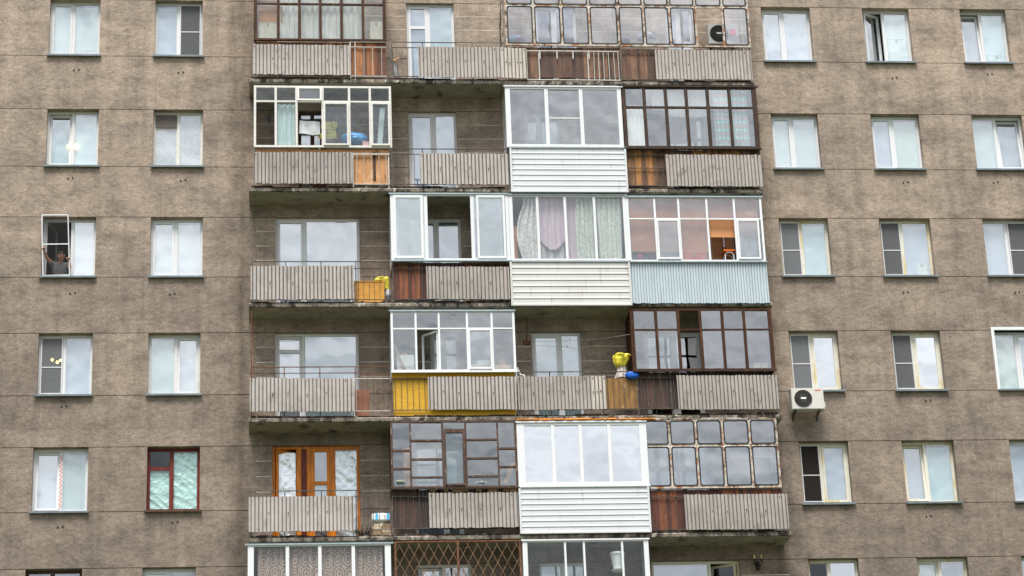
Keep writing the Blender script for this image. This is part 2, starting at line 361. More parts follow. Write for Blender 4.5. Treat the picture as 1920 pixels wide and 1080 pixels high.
# ------------------------------------------------------------------ the building
BLD = empty('apartment_building', (6, 0, 0), 'grey roughcast apartment building with stacked balconies glazed in many different ways', 'building')
XL, XR, ZTOP = -13.5, 26.5, 35.2

openings = []     # (x0,x1,z0,z1)
slab_px = [[(600,156.5),(840,159),(1290,158.5)], [(600,359.5),(845,358.5),(1300,364.5)], [(600,576),(850,575.5),(1310,575)], [(600,793),(850,790),(1320,785)], [(600,1013),(850,1012),(1350,1010)]]
ZS = [sum(WZ(a, b, YF) for a, b in r)/len(r) for r in slab_px]     # underside of each row of balconies
ZS.append(ZS[-1]-2.78)
ZTOPSLAB = ZS[0]+2.80
ST = .115                                                          # slab thickness
def floorz(r): return ZS[r]+ST

def half(win, x0, x1, z0, z1, fy, kind, glassm, back, fm, screen, tilt, swing=None, vent=None, backtop=0):
    """one leaf of a window: a sash round its pane, a blind behind, a screen in front"""
    if kind == 'solid':
        MB().box(x0, x1, fy-.006, fy+.05, z0, z1).build('door_post', M['red_wood'], win); return
    sw = (.068 if fm is M['orange_wood'] else .052) if kind != 'fixed' else .014
    s = MB()
    a, b = fy-.012 if kind != 'fixed' else fy+.012, fy+.05
    s.box(x0, x0+sw, a, b, z0, z1); s.box(x1-sw, x1, a, b, z0, z1); s.box(x0+sw, x1-sw, a+.001, b-.001, z1-sw, z1); s.box(x0+sw, x1-sw, a+.001, b-.001, z0, z0+sw)
    panes = [(x0+sw, x1-sw, z0+sw, z1-sw)]
    if vent:
        zv = z1-(z1-z0)*vent
        s.box(x0+sw, x1-sw, a+.001, b-.001, zv-.04, zv+.04)
        panes = [(x0+sw, x1-sw, z0+sw, zv-.04), (x0+sw, x1-sw, zv+.04, z1-sw)]
    p = [MB().box(q[0], q[1], fy+.018, fy+.026, q[2], q[3]) for q in panes]
    if tilt:
        for k in [s]+p: k.rot((0, b, z0), 'X', -tilt)
    if swing:                                         # leaf turned inwards on its left or right edge
        hx = x0 if swing > 0 else x1
        for k in [s]+p: k.rot((hx, b, 0), 'Z', swing)
    s.build('sash', fm, win)
    for k in p: k.build('pane', glassm, win)
    if back:
        zb = z0+(z1-z0)*backtop
        if back in (M['foil'], M['foil_mint']):
            sd_ = x0*3.1+z0; zt_ = panes[0][3]+.01
            def cr_(u, v):
                p = Vector((x0+.01+(x1-x0-.02)*u, sd_, zb+(zt_-zb)*v)); q1 = abs(mnoise.noise(p*5)); q2 = abs(mnoise.noise(Vector((p.x*4+p.z*5, sd_, p.z*2))))
                return (p.x, fy+.085+(.014*q1+.020*q2)+.004*mnoise.noise(p*19), p.z)
            MB().grid(cr_, 40, 60).build('foil_lining', back, win)
        else: MB().grid(lambda u, v: (x0+.01+(x1-x0-.02)*u, fy+.06+tilt*1.3*(z1-z0)+.0012*math.sin(u*9), zb+(z1-.05-zb)*v), 24, 1).build('blind', back, win)
    if screen:
        q = MB(); e = fy-.035; w = .022
        q.box(x0, x0+w, e, e+.015, z0, z1); q.box(x1-w, x1, e, e+.015, z0, z1); q.box(x0+w, x1-w, e, e+.015, z1-w, z1); q.box(x0+w, x1-w, e, e+.015, z0, z0+w)
        zm = z0+(z1-z0)*.47; q.box(x0+w, x1-w, e-.001, e+.014, zm-.011, zm+.011)
        q.box(x0+w, x1-w, e+.006, e+.009, z0+w, zm-.011, 1); q.box(x0+w, x1-w, e+.006, e+.009, zm+.011, z1-w, 1)
        q.build('insect_screen', [M['pvc_grey'], screen], win)

def window(x0, x1, z0, z1, mull, lf, rt, fm='pvc', label=None, name='window', sill=True, setback=.16, gm='glass_win', sillm='sill', lip=.05):
    openings.append((x0, x1, z0, z1))
    fm = M[fm]; f = MB(); w = .05; fy = setback; zb = z0+(.03 if sill else 0.0)
    mw = .055 if fm is M['orange_wood'] else .032
    f.box(x0, x0+w, fy, fy+.07, zb, z1); f.box(x1-w, x1, fy, fy+.07, zb, z1)
    f.box(x0+w, x1-w, fy+.002, fy+.068, z1-w*1.1, z1); f.box(x0+w, x1-w, fy+.002, fy+.068, zb, zb+w)
    ms = [mull] if isinstance(mull, float) else list(mull)
    xs = [x0+w]+[x0+(x1-x0)*q for q in ms]+[x1-w]
    for q in xs[1:-1]: f.box(q-mw, q+mw, fy-.002, fy+.066, zb+w, z1-w*1.1)
    win = f.build(name, fm, BLD, label)
    specs = [lf, rt] if not isinstance(lf, list) else lf
    for k, sp in enumerate(specs):
        a = xs[k]+(mw if k else 0); b = xs[k+1]-(mw if k+1 < len(xs)-1 else 0)
        half(win, a+.002, b-.002, zb+w+.002, z1-w*1.1-.002, fy, sp.get('k', 'fixed'), M[sp.get('g', gm)], M[sp['b']] if sp.get('b') else None,
             M[sp['f']] if sp.get('f') else fm, M[sp['s']] if sp.get('s') else None, sp.get('t', 0), sp.get('sw'), sp.get('v'), sp.get('bt', 0))
    if sill:
        s = MB(); q = .045
        s.obox(((x0+x1)/2, (fy-lip)/2-.01, z0+.012), ((x1-x0)/2+q, 0, 0), (0, (fy+lip)/2+.01, .010), (0, 0, .008))
        s.box(x0-q, x1+q, -lip-.024, -lip-.018, z0-.032, z0+.012)
        s.build('sill', M[sillm], win)
    return win

F = lambda **k: dict(k='fixed', **k)
A = lambda **k: dict(k='sash', **k)
CX = {
 'a': ([92.5,87,79,71,60.5,46], [187.5,184.5,179,173,164.5,153]),
 'b': ([290.5,287,282,277.5,275,266], [380,380.5,380,375.5,374.5,367]),
 'c': ([1429.5,1448.5,1464,1483,1503,1520], [1521.5,1537,1557,1576,1596.5,1615]),
 'd': ([1619.5,1636,1653,1675.5,1697,1725], [1707.5,1727.5,1749,1768.5,1795.5,1821]),
 'e': ([1803,1826,1847.5,1870,1900,1922], [1889,1921,1943,1966,1993,2015])}
YM = [55, 260, 463, 680, 900, 1112]
def wxs(r, c): return WX(CX[c][0][r], YM[r]), WX(CX[c][1][r], YM[r])
WINS = [
 (0,'a',.47,A(b='bl_pale'),F(b='bl_pale'),'pvc_grey','two light white window with pale blinds, top left of the facade'),
 (0,'b',.49,F(b='bl_lav'),A(s='net'),'pvc','white window with a dark insect screen on its right light'),
 (1,'a',.50,A(b='bl_teal',t=.07),F(b='bl_teal2'),'pvc_grey','white window with teal blinds and a lit lamp behind'),
 (1,'b',.50,F(b='lace',v=.27,f='old_white'),F(b='lace'),'old_white','old painted window with lace and a small dark vent'),
 (2,'a',.55,F(g='glass_clear',sw=1.25),F(b='bl_white'),'pvc','white window with its left leaf swung inwards'),
 (2,'b',.48,A(b='bl_white'),F(b='bl_white'),'pvc','clean white window with white blinds'),
 (3,'a',.47,F(s='net_light',g='glass_clear'),F(b='bl_lav'),'pvc','white window with screened left light and lamps on inside'),
 (3,'b',.53,F(b='bl_pale'),A(b='bl_white',bt=0,t=.03,g='glass_sky'),'pvc_grey','white window with a narrow right leaf'),
 (4,'a',.50,A(b='bl_lav',t=.05),F(b='bl_pale'),'pvc','white window with red dashed tape left on its mullion'),
 (4,'b',.46,F(b='foil_mint',v=.30,g='glass_clear'),F(b='foil_mint',g='glass_clear'),'red_wood','red brown wooden window lined with crinkled mint foil'),
 (5,'a',.47,F(),F(b='bl_lav'),'brown_grey','dark framed window at the bottom left edge'),
 (5,'b',.52,A(b='bl_grey'),F(),'pvc','white window at the bottom edge with dark panes'),
 (0,'c',.45,A(b='bl_lav'),F(b='bl_lav'),'pvc','white window with pale lavender panes'),
 (0,'d',.46,A(g='glass_sky',sw=.42),F(b='bl_pale'),'pvc','white window with its left leaf ajar'),
 (0,'e',.46,A(b='bl_lav',t=.09),F(b='bl_teal2'),'pvc_grey','white window with its left leaf tilted'),
 (1,'c',.46,A(b='bl_pale'),F(b='bl_pale'),'pvc','white window with pale curtains in both lights'),
 (1,'d',.46,A(b='bl_lav'),F(b='bl_green'),'pvc','white window with a greenish blind in its right light'),
 (1,'e',.48,F(b='bl_pale'),A(b='bl_lav',t=.09),'pvc','white window with its right leaf tilted'),
 (2,'c',.45,F(s='net_light',b='bl_grey'),F(b='bl_teal2'),'pvc_yellow','white window with a grey screen and a teal pane'),
 (2,'d',.44,A(s='net',t=.09),F(b='bl_lav'),'pvc_yellow','white window with a screen before its tilted left leaf'),
 (2,'e',.48,F(b='bl_lav'),F(s='net'),'pvc','white window with a dark screen on the right, at the right edge'),
 (3,'c',.46,F(s='net_light',b='bl_grey'),A(g='glass_mirror',b='bl_pale'),'pvc_yellow','yellowed window above the wall mounted air conditioner'),
 (3,'d',.46,A(s='net',t=.09),A(g='glass_mirror',b='bl_pale'),'pvc_yellow','yellow stained window with a dark screen on the left'),
 (3,'e',.45,F(b='bl_green'),A(b='bl_lav'),'pvc','white window with broad white casing at the right edge'),
 (4,'c',.45,F(s='net_dark',g='glass_clear',sw=1.3),A(b='bl_lav'),'pvc_yellow','white window with a near black screen on the left'),
 (4,'d',.46,A(b='bl_lav',t=.07),F(b='bl_teal2'),'pvc_yellow','yellowed window with a tied curtain on the right'),
 (4,'e',.46,F(b='bl_lav'),F(b='bl_lav'),'pvc','white window cut by the right edge'),
 (5,'c',.43,F(g='glass_clear'),F(g='glass_mirror'),'pvc_yellow','white window at the bottom edge with a dark left light'),
 (5,'d',.47,A(b='bl_pale',t=.04),F(g='glass_sky',b='bl_lav'),'pvc_yellow','yellowed window at the bottom edge'),
 (5,'e',.46,F(b='bl_lav'),F(b='bl_lav'),'pvc','white window beyond the bottom right corner'),
]
WIN = {}
for r, c, mu, lf, rt, fm, lab in WINS:
    x0, x1 = wxs(r, c)
    WIN[r, c] = window(x0, x1, B(r), T(r), mu, lf, rt, fm, lab, sill=True, sillm='brown_grey' if (r, c) == (4, 'b') else 'sill', lip=.05)
# windows and doors behind the balconies; pixel edges are on the facade plane
def bdoor(pa, pb, py, r, zb, mull, lf, rt, fm, label, name='balcony_door', top=None):
    x0, x1 = WX(pa, py), WX(pb, py)
    return window(x0, x1, zb, T(r) if top is None else top, mull, lf, rt, fm, label, name, sill=False, setback=.10, gm='glass_sky')
bdoor(763,853,80,0,floorz(0),.46,A(b='bl_lav',v=.24),F(b='bl_pale'),'pvc','white balcony door with a small top light')
bdoor(1002,1082,70,0,floorz(0),.5,A(),F(),'pvc_grey','white balcony door behind rusty glazing')
bdoor(1250,1300,70,0,floorz(0),.5,A(b='bl_pale'),F(),'pvc_grey','white balcony door near the balcony air conditioner')
bdoor(767,858,280,1,floorz(1),.53,A(b='bl_lav',bt=.0),F(b='bl_white'),'pvc_grey','white balcony door behind an open parapet')
bdoor(560,612,280,1,floorz(1),.5,F(b='bl_pale'),F(),'brown_grey','old door behind the laundry')
bdoor(985,1052,280,1,floorz(1),.45,A(b='bl_pale',v=.3),F(b='bl_pale'),'pvc','white balcony door behind tall plain panes')
bdoor(1255,1335,280,1,floorz(1),.5,F(b='lace'),F(),'old_white','old door behind dark brown glazing')
bdoor(517,675,480,2,floorz(2),.345,A(b='bl_white'),F(b='bl_white',g='glass_sky'),'pvc','wide white window and door over an open balcony')
bdoor(772,866,480,2,floorz(2),.52,A(b='bl_pale'),F(b='bl_white'),'pvc_grey','white balcony door seen through the slid open glazing')
bdoor(1000,1060,480,2,floorz(2),.5,F(b='bl_pale'),F(),'pvc','white balcony door behind drapes')
bdoor(1290,1380,480,2,floorz(2),.5,F(b='bl_pale'),F(),'pvc','white balcony door behind bamboo blinds')
bdoor(516,673.5,700,3,floorz(3),.335,A(b='bl_white',v=.16,t=.03),F(b='bl_pale',g='glass_sky'),'pvc_grey','wide white window and door over a rusty rail')
bdoor(808,862,700,3,floorz(3),.5,A(),F(),'pvc_grey','white door behind aluminium glazing')
bdoor(999,1092,690,3,floorz(3),.58,A(b='bl_pale'),F(b='bl_pale',g='glass_sky'),'pvc','white window beside the yellow bag')
bdoor(1210,1318,690,3,floorz(3),.52,A(g='glass_sky'),A(g='glass_sky'),'pvc','white window behind red brown glazing')
bdoor(511,675,900,4,floorz(4),[.30,.42,.685],[A(b='foil',g='glass_clear',sw=.45), dict(k='solid'), A(b='foil',v=.36), F(b='foil',g='glass_clear')],None,'orange_wood','orange varnished door and window lined with silver foil')
bdoor(778,868,890,4,floorz(4),.62,F(b='bl_lav'),A(g='glass_sky',b='bl_pale'),'pvc','white door behind peeling brown glazing')
bdoor(1008,1100,890,4,floorz(4),.5,A(v=.3),A(g='glass_sky'),'pvc','white door behind bright new glazing')
bdoor(1215,1330,880,4,floorz(4),.5,F(b='bl_pale'),F(b='bl_white'),'pvc_grey','white window behind rounded panes')
bdoor(784,884,1080,5,floorz(5),.48,A(b='bl_white',t=.05),F(),'pvc','white window behind the rusty lattice')
bdoor(1012,1100,1080,5,floorz(5),.5,F(b='bl_pale'),F(b='bl_pale'),'pvc','white door behind the lowest white glazing')
bdoor(1222,1388,1070,5,floorz(5),.66,F(b='bl_lav',g='glass_sky'),A(sw=-.5,g='glass_clear'),'pvc_yellow','yellowed window with its right leaf open, bottom edge')

# the wall: strips between joints, a facing layer with open joints over a solid core
XBL, XBR = WX(478, 560), WX(1440, 560)
joints = sorted(TOP+BOT+[B(5)-1.25, B(5)-2.75])
fine = []
for r in range(-1, 6):
    zt = T(r); fine += [zt-.36, zt-.72, zt-1.08]
def wall_mesh():
    w = MB()
    cuts = sorted(set([0, ZTOP]+joints+fine+[o[2] for o in openings]+[o[3] for o in openings]))
    zs = [cuts[0]]
    for c in cuts[1:]:
        if c-zs[-1] > 1e-4: zs.append(c)
    J = set(round(j, 4) for j in joints); Fn = set(round(j, 4) for j in fine)
    gj = .0075; gf = .007
    for z0, z1 in zip(zs[:-1], zs[1:]):
        zm = (z0+z1)/2
        ops = sorted((o[0], o[1]) for o in openings if o[2]-1e-5 < zm < o[3]+1e-5)
        iv = []; x = XL
        for a, b in ops:
            if a > x: iv.append((x, a))
            x = max(x, b)
        iv.append((x, XR))
        for a, b in iv:
            w.box(a, b, .028, .36, z0, z1)
            cs = [a]+[q for q in (XBL, XBR) if a < q < b]+[b]
            for p, q in zip(cs[:-1], cs[1:]):
                inside = XBL-1e-6 <= p and q <= XBR+1e-6
                g0 = gj if round(z0, 4) in J else (gf if inside and round(z0, 4) in Fn else 0)
                g1 = gj if round(z1, 4) in J else (gf if inside and round(z1, 4) in Fn else 0)
                w.box(p, q, 0, .027, z0+g0, z1-g1)
    w.box(XL, XL+.36, .37, 12, 0, ZTOP); w.box(XR-.36, XR, .37, 12, 0, ZTOP); w.box(XL+.37, XR-.37, 11.6, 12, 0, ZTOP)
    return w
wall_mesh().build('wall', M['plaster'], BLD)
mo_ = []
for z in fine:
    for p, q in [(XBL, XBR)]:
        ops = sorted((o[0], o[1]) for o in openings if o[2]-.01 < z < o[3]+.01 and o[0] > XBL-.2 and o[1] < XBR+.2); x = p
        for a, b in ops+[(q, q)]:
            if a > x+.05: mo_.append((x+.02, a-.02, z))
            x = max(x, b)
for a, b, z in mo_: MB().box(a, b, -.0015, .0275, z-.0075, z+.0075).build('joint_mortar', M['mortar'], BLD)
MB().box(XL-.3, XR+.3, -.35, 12.3, ZTOP+.003, ZTOP+.3).build('roof', M['concrete'], BLD)
q = MB(); q.box(XL+.37, XR-.37, 3.2, 3.35, 0, ZTOP-.01)
for r in range(-1, 6): q.box(XL+.37, XR-.37, .37, 3.19, T(r)+.12, T(r)+.34)
for pxx in (-60, 235, 470, 735, 958, 1180, 1425, 1580, 1775, 2000): xq = WX(pxx, 540); q.box(xq-.06, xq+.06, .365, 3.18, .2, ZTOP-.02)
q.build('interior_wall', M['room'], BLD)
# pairs of small black vent pipes
for px, py in [(143,131),(339,136),(132,334),(343,338),(136,550),(323,551),(120,762),(113,988),(328,979),(1677,146),(1856,139),(1698,342),(1867,342),(1698,548),(1907,548),(1740,751),(1741,968)]:
    x, z = W(px, py); v = MB()
    for d in (-.055, .055): v.tube([(x+d, .02, z+d*.15), (x+d, -.012, z+d*.15)], .021, 8)
    v.build('vent_pipe', M['black'], BLD)
# casing round the window at the right edge
x0, x1 = wxs(3, 'e'); c = MB(); z0, z1 = B(3), T(3); w_ = .07
c.box(x0-w_, x0, -.03, .155, z0, z1+w_); c.box(x1, x1+w_, -.03, .155, z0, z1+w_); c.box(x0, x1, -.029, .155, z1, z1+w_)
c.build('casing', M['pvc'], WIN[3, 'e'])
# red dashes on the protective tape
x0, x1 = wxs(4, 'a'); xm = x0+(x1-x0)*.5; tp = MB(); rr = random.Random(3)
for k in range(26):
    z = B(4)+.12+k*.048; d = .014 if k % 2 else -.012
    tp.box(xm+d-.014, xm+d+.014, 0.1525, .1565, z, z+.02+.014*rr.random())
tp.build('tape_mark', simple('red_tape_print', (.75,.16,.09), .6), WIN[4, 'a'])
# vent netting of the old window
x0, x1 = wxs(1, 'b'); v = MB(); v.box(x0+.05, x0+(x1-x0)*.47, .142, .150, T(1)-.40, T(1)-.08)
v.build('vent_netting', simple('brown_netting', (.13,.11,.10), .9), WIN[1, 'b'])

# ------------------------------------------------------------------ balconies
XB = [WX(469,570,YF), WX(733.5,570,YF), WX(957.5,570,YF), WX(1181,570,YF), WX(1444,570,YF)]
def corr(x0, x1, z0, z1, yf, depth=.042, per=.085, tilt=.0, seed=0, sl=0.0, nails=True, nm=0, pw=.5):
    """corrugated sheet with thickness, ridges outwards, tight grooves between"""
    b = MB(); n = max(2, round((x1-x0)/per)); k = 10; N = n*k
    rr = random.Random(seed); ph = rr.random(); bend = rr.uniform(-.01, .014); dz = [rr.uniform(-.008, .008) for _ in range(n+1)]
    def pt(u, v, back):
        x = x0+(x1-x0)*u; w_ = abs(math.sin(math.pi*(u*n+ph)))**pw
        y = yf-depth*w_-tilt*(1-v)+bend*math.sin(math.pi*v)+(.007 if back else 0)
        z = z0+(z1-z0)*v+sl*(u-.5)+dz[int(u*n*.999)]*(1 if v in (0, 1) else 0)
        return (x, y, z)
    base = len(b.v)
    b.grid(lambda u, v: pt(u, v, False), N, 4)
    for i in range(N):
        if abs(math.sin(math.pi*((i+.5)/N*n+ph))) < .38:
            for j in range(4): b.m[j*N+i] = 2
    o2 = len(b.v); b.grid(lambda u, v: pt(1-u, v, True), N, 4)
    for row, flip in ((0, True), (4, False)):
        for i in range(N):
            a, c = base+row*(N+1)+i, base+row*(N+1)+i+1
            d, e = o2+row*(N+1)+N-i, o2+row*(N+1)+N-i-1
            b.f.append((a, d, e, c) if flip else (a, c, e, d)); b.m.append(0)
    if nails:
        for t in (.22, .40, .585, .77):
            i = int((t+rr.uniform(-.04, .04))*n); u = (i+.5-ph)/n; u = min(max(u, .02), .98)
            p = pt(u, .53+rr.uniform(-.03, .03), False); b.box(p[0]-.011, p[0]+.011, p[1]-.010, p[1]+.01, p[2]-.014, p[2]+.011, 1)
            if rr.random() < .5: b.box(p[0]-.005, p[0]+.005, p[1]-.0025, p[1]+.01, p[2]-.09, p[2]-.014, 1)
        for t in (.03, .93):
            i = int(t*n); u = min(max((i+.5-ph)/n, .02), .98); p = pt(u, .93, False); b.box(p[0]-.011, p[0]+.011, p[1]-.009, p[1]+.01, p[2]-.014, p[2]+.014, 1)
    return b
def boards(x0, x1, z0, z1, y, w=.085, seed=0, jit=.006):
    b = MB(); rr = random.Random(seed); x = x0
    while x < x1-.02:
        e = min(x+w*rr.uniform(.75, 1.25), x1); d = rr.uniform(-jit, jit)
        b.box(x+.002, e-.002, y+d, y+d+.02, z0+rr.uniform(0, .012), z1-rr.uniform(0, .012)); x = e
    return b
def siding(x0, x1, z0, z1, y, n=8):
    b = MB(); h = (z1-z0)/n
    for k in range(n):
        a = z0+h*k
        pr = [(y-.012, a+h), (y-.020, a+h*.88), (y-.022, a+h*.28), (y-.030, a+h*.18), (y-.030, a+.004), (y-.014, a)]
        for p, q in zip(pr[:-1], pr[1:]): b.face([(x0, p[0], p[1]), (x0, q[0], q[1]), (x1, q[0], q[1]), (x1, p[0], p[1])])
    b.box(x0, x1, y, y+.02, z0, z1)
    t = .045
    b.box(x0-t, x0, y-.045, y+.02, z0-.02, z1+.015); b.box(x1, x1+t, y-.045, y+.02, z0-.02, z1+.015)
    b.box(x0, x1, y-.043, y+.018, z1, z1+.016); b.box(x0, x1, y-.040, y+.018, z0-.02, z0); return b

def slab(r, k):
    z0 = ZS[r] if r >= 0 else ZTOPSLAB; z1 = z0+ST
    x0, x1 = XB[k]+(.004 if k else -.03), XB[k+1]-(.004 if k < 3 else -.05)
    b = MB(); rr = random.Random(r*7+k); nx = 46
    def jag(u, s): return .5*mnoise.noise(Vector((u*9, s*3.3, r*5+k*2.7)))+.5*mnoise.noise(Vector((u*31, s*5.1, r*9+k)))
    def prof(u, v):
        # bottom back -> bottom front -> top front -> top back, with the edge chipped
        pts = [(0.0, z0), (YF+.01, z0), (YF-.018+.02*jag(u, 1), z0+.012+.03*abs(jag(u, 2))), (YF-.02+.022*jag(u, 3), z1-.035+.02*jag(u, 4)), (YF+.02, z1+.006*jag(u, 5)), (0.0, z1)]
        i = round(v*5); return (x0+(x1-x0)*u, pts[i][0], pts[i][1])
    b.grid(prof, nx, 5)
    for i, f in enumerate(b.f):
        if i < nx: b.m[i] = 1
    n = nx+1
    for e in (0, nx):
        q = [e+n*j for j in range(6)]; b.f.append(tuple(q if e else q[::-1])); b.m.append(0)
    return b
def rough_strip(x0, x1, z, h, y, seed):
    """rotten timber and lime crust lying along the slab edge under the sheets, one crumbling ridge"""
    b = MB(); rr = random.Random(seed); N = 60
    hs = []; hv = 0
    for i in range(N+1):
        if i == 0 or rr.random() < .16: hv = rr.choice((.12, .35, .6, .8, 1.0))
        hs.append(h*hv*rr.uniform(.85, 1.1))
    def f(u, v):
        i = round(u*N); t = hs[i]; x = x0+(x1-x0)*u
        p = [(y+.07, z), (y-.004, z), (y-.008+rr.uniform(-.005, .005), z+t*.8), (y+.02, z+t), (y+.07, z+t)][round(v*4)]
        return (x, p[0], p[1])
    b.grid(f, N, 4)
    for k in range(len(b.f)): b.m[k] = rr.choice((0, 0, 0, 2, 2, 1)) if k % 7 else 0
    return b
BAL = {}
for r in range(-1, 6):
    for k in range(4):
        if r == -1: continue
        BAL[r, k] = slab(r, k).build('balcony', [M['concrete'], M['soffit']], BLD)
    if r >= 0:
        for k in range(4):
            if (r, k) in ((1,2),(2,2),(4,2)): continue
            rough_strip(XB[k]+.02, XB[k+1]-.02, ZS[r]+ST+.004, .055, YF+.015, r*11+k).build('edge_board', [M['brown_dark'], M['concrete'], M['planks_dark']], BAL[r, k])

def sheet(r, k, xl, xr, yt, yb, y=YF-.035, mt='asbestos', seed=None, **kw):
    ym = (yt+yb)/2; x0, x1 = WX(xl, ym, y), WX(xr, ym, y); xm = (xl+xr)/2
    z0, z1 = WZ(xm, yb, y), WZ(xm, yt, y)
    b = corr(x0, x1, z0, z1, y, seed=seed if seed is not None else r*17+k*5+int(xl), tilt=random.Random(xl).uniform(0, .02), sl=random.Random(xl+1).uniform(-.015, .015), **kw)
    return b.build('parapet_sheet', [M[mt], M['nail'], M['groove_blue' if mt == 'galv' else 'groove']], BAL[r, k], smooth=False)
def panel(r, k, xl, xr, yt, yb, mt, y=YF+.03, name='board_panel', w=.085, plain=False):
    ym = (yt+yb)/2; x0, x1 = WX(xl, ym, y), WX(xr, ym, y); xm = (xl+xr)/2
    z0, z1 = WZ(xm, yb, y), WZ(xm, yt, y)
    b = MB().box(x0, x1, y, y+.018, z0, z1) if plain else boards(x0, x1, z0, z1, y, w, seed=int(xl))
    return b.build(name, M[mt], BAL[r, k])
def railing(r, k, xl, xr, ytop, ybot, bars, mt='rail', y=YF-.004, second=None, rad=.010, posts=(), ends=True, barx=None):
    """flat top rail, second rail, bottom rail and thin uprights"""
    xm = (xl+xr)/2; zt = WZ(xm, ytop, y); zb = WZ(xm, ybot, y); ym = (ytop+ybot)/2
    x0, x1 = WX(xl, ym, y), WX(xr, ym, y); b = MB()
    b.box(x0, x1, y-.012, y+.012, zt-rad*.8, zt+rad*.8); b.box(x0, x1, y-.010, y+.010, zb-rad*.8, zb+rad*.8)
    z2 = zt
    if second: z2 = WZ(xm, second, y); b.box(x0, x1, y-.011, y+.011, z2-rad*.7, z2+rad*.7)
    rr = random.Random(int(xl)+r)
    bx = [WX(p, ym, y) for p in barx] if barx else [x0+(x1-x0)*(i+.5)/bars for i in range(bars)]
    for x in bx:
        j = rr.uniform(-.012, .012); b.tube([(x, y, zb), (x+j*.4, y+j*.5, (zb+z2)/2), (x+j, y, z2)], rad*.62, 5)
    for p in posts:
        x = WX(p, ym, y); b.box(x-.011, x+.011, y-.0115, y+.0115, z2-.002, zt-.005); b.box(x-.012, x+.012, y+.012, y+.030, ZS[r]+ST*.6, z2)
    if ends: 
        b.box(x0-.012, x0+.010, y-.0125, 0, zt-rad*.85, zt+rad*.85) if k == 0 else None
        b.box(x0-.012, x0+.012, y-.013, y+.013, ZS[r]+ST, zt) 
    return b.build('railing', M[mt], BAL[r, k])
def sidegrid(r, k, left=True):
    x = XB[0]+.03 if left else XB[4]-.03; z = ZS[r]+ST; b = MB()
    b.box(x-.01, x+.01, YF+.02, -.002, z+.9, z+.92); b.box(x-.01, x+.01, YF+.02, -.002, z+.1, z+.115)
    for i in range(6): y = YF+.1+i*.12; b.box(x-.005, x+.005, y-.005, y+.005, z+.115, z+.9)
    return b.build('side_railing', M['rail'], BAL[r, k])

# --- row 0
sheet(0,0,472.5,657,85,141.5); panel(0,0,476,655,79,141,'planks_brown',y=YF+.05); panel(0,0,655,723,79.5,142,'planks_brown')
railing(0,0,657,724,79,143,4,'rail_white',second=88.5,posts=(666,))
railing(0,1,735,948,80,144,5,'rail',second=90,posts=(793,886),barx=(737,745,754,764,775))
sheet(0,1,784,941,89,146.5); sheet(0,2,940,988,91,147.5,mt='asbestos_new')
panel(0,2,958,1164,89,146,'planks_grey',y=YF+.04); panel(0,3,1167,1230,92,149,'planks_grey'); panel(0,3,1230,1404,93,148,'planks_dark',y=YF+.06)
railing(0,2,988,1162,96,150,0,'rail_white',rad=.013,posts=(1011,1103),barx=(1114,1123,1132,1142,1152,1160)); railing(0,3,1164,1228,97,150,3,'rail')
b = MB(); y = YF-.03
for px in (1012, 1044, 1074, 1104):
    x, z = W(px, 96, y); b.box(x-.012, x+.012, y, y+.02, z-.2, z)
x, z = W(941, 115, y-.04); b.box(x-.014, x+.014, y-.045, y-.03, z-.32, z+.30)
b.build('rail_bracket', M['rail_white'], BAL[0, 2])
sheet(0,3,1229,1409,95,150)
# --- row 1
sheet(1,0,475.5,661.5,286.5,345.5); panel(1,0,480,730,280.5,345,'ply',y=YF+.04,plain=True)
railing(1,0,662,731,288,345.5,5,'rail_white',posts=(729,),second=290); 
b = MB(); x, z = W(702, 312, YF+.035); b.box(x-.03, x+.03, YF+.027, YF+.036, z-.36, z+.36); b.build('batten', M['brown_dark'], BAL[1, 0])
railing(1,1,735,954,279.5,346,5,'rail',second=289.5,posts=(793,922),barx=(738,747,757,766,777))
sheet(1,1,787.5,954,289,347)
panel(1,3,1177,1428,281.5,349,'planks_mixed',y=YF+.04); railing(1,3,1176,1248,291,348,7,'rail',second=315); sheet(1,3,1248,1428,291,350.5)
# --- row 2
railing(2,0,472,731,490.5,562,7,'rail',second=503,posts=(536,602,667.5),barx=(672,682,692,702,712,722,730)); sheet(2,0,470,663,499.5,562.5); sidegrid(2,0)
panel(2,1,737,955,492,562,'planks_red',y=YF+.04); railing(2,1,737,955,495,561,5,'rail',second=503.5,barx=(744,756,768,780,792)); sheet(2,1,799.5,955,501,562)
# --- row 3
railing(3,0,471,731,688,770,7,'rust',second=699.5,posts=(533,600,666.5),barx=(679,690,700,709,719,729)); sheet(3,0,468.5,663,710,772.5); sidegrid(3,0)
railing(3,0,664,731,710,770.5,0,'rail_white',barx=(668,))
panel(3,1,735.5,966,699,779,'yellow',y=YF+.03,plain=True); railing(3,1,736,803,710,769,6,'rail',ends=True); sheet(3,1,802.5,968,707,769)
railing(3,2,972,1196,697,768,0,'rail',posts=(1032,1130),barx=(1140,1150,1160,1170,1180,1190)); sheet(3,2,971,1110,706.5,769); sheet(3,2,1109,1137,706,768.5,mt='asbestos_new')
panel(3,2,1136,1195,709,766,'board_worn',y=YF+.03,plain=True)
panel(3,3,1197,1450,697,767,'planks_dark',y=YF+.04); railing(3,3,1196,1271,708,766,6,'rail',posts=(1259,)); sheet(3,3,1270,1458,704.5,768.5)
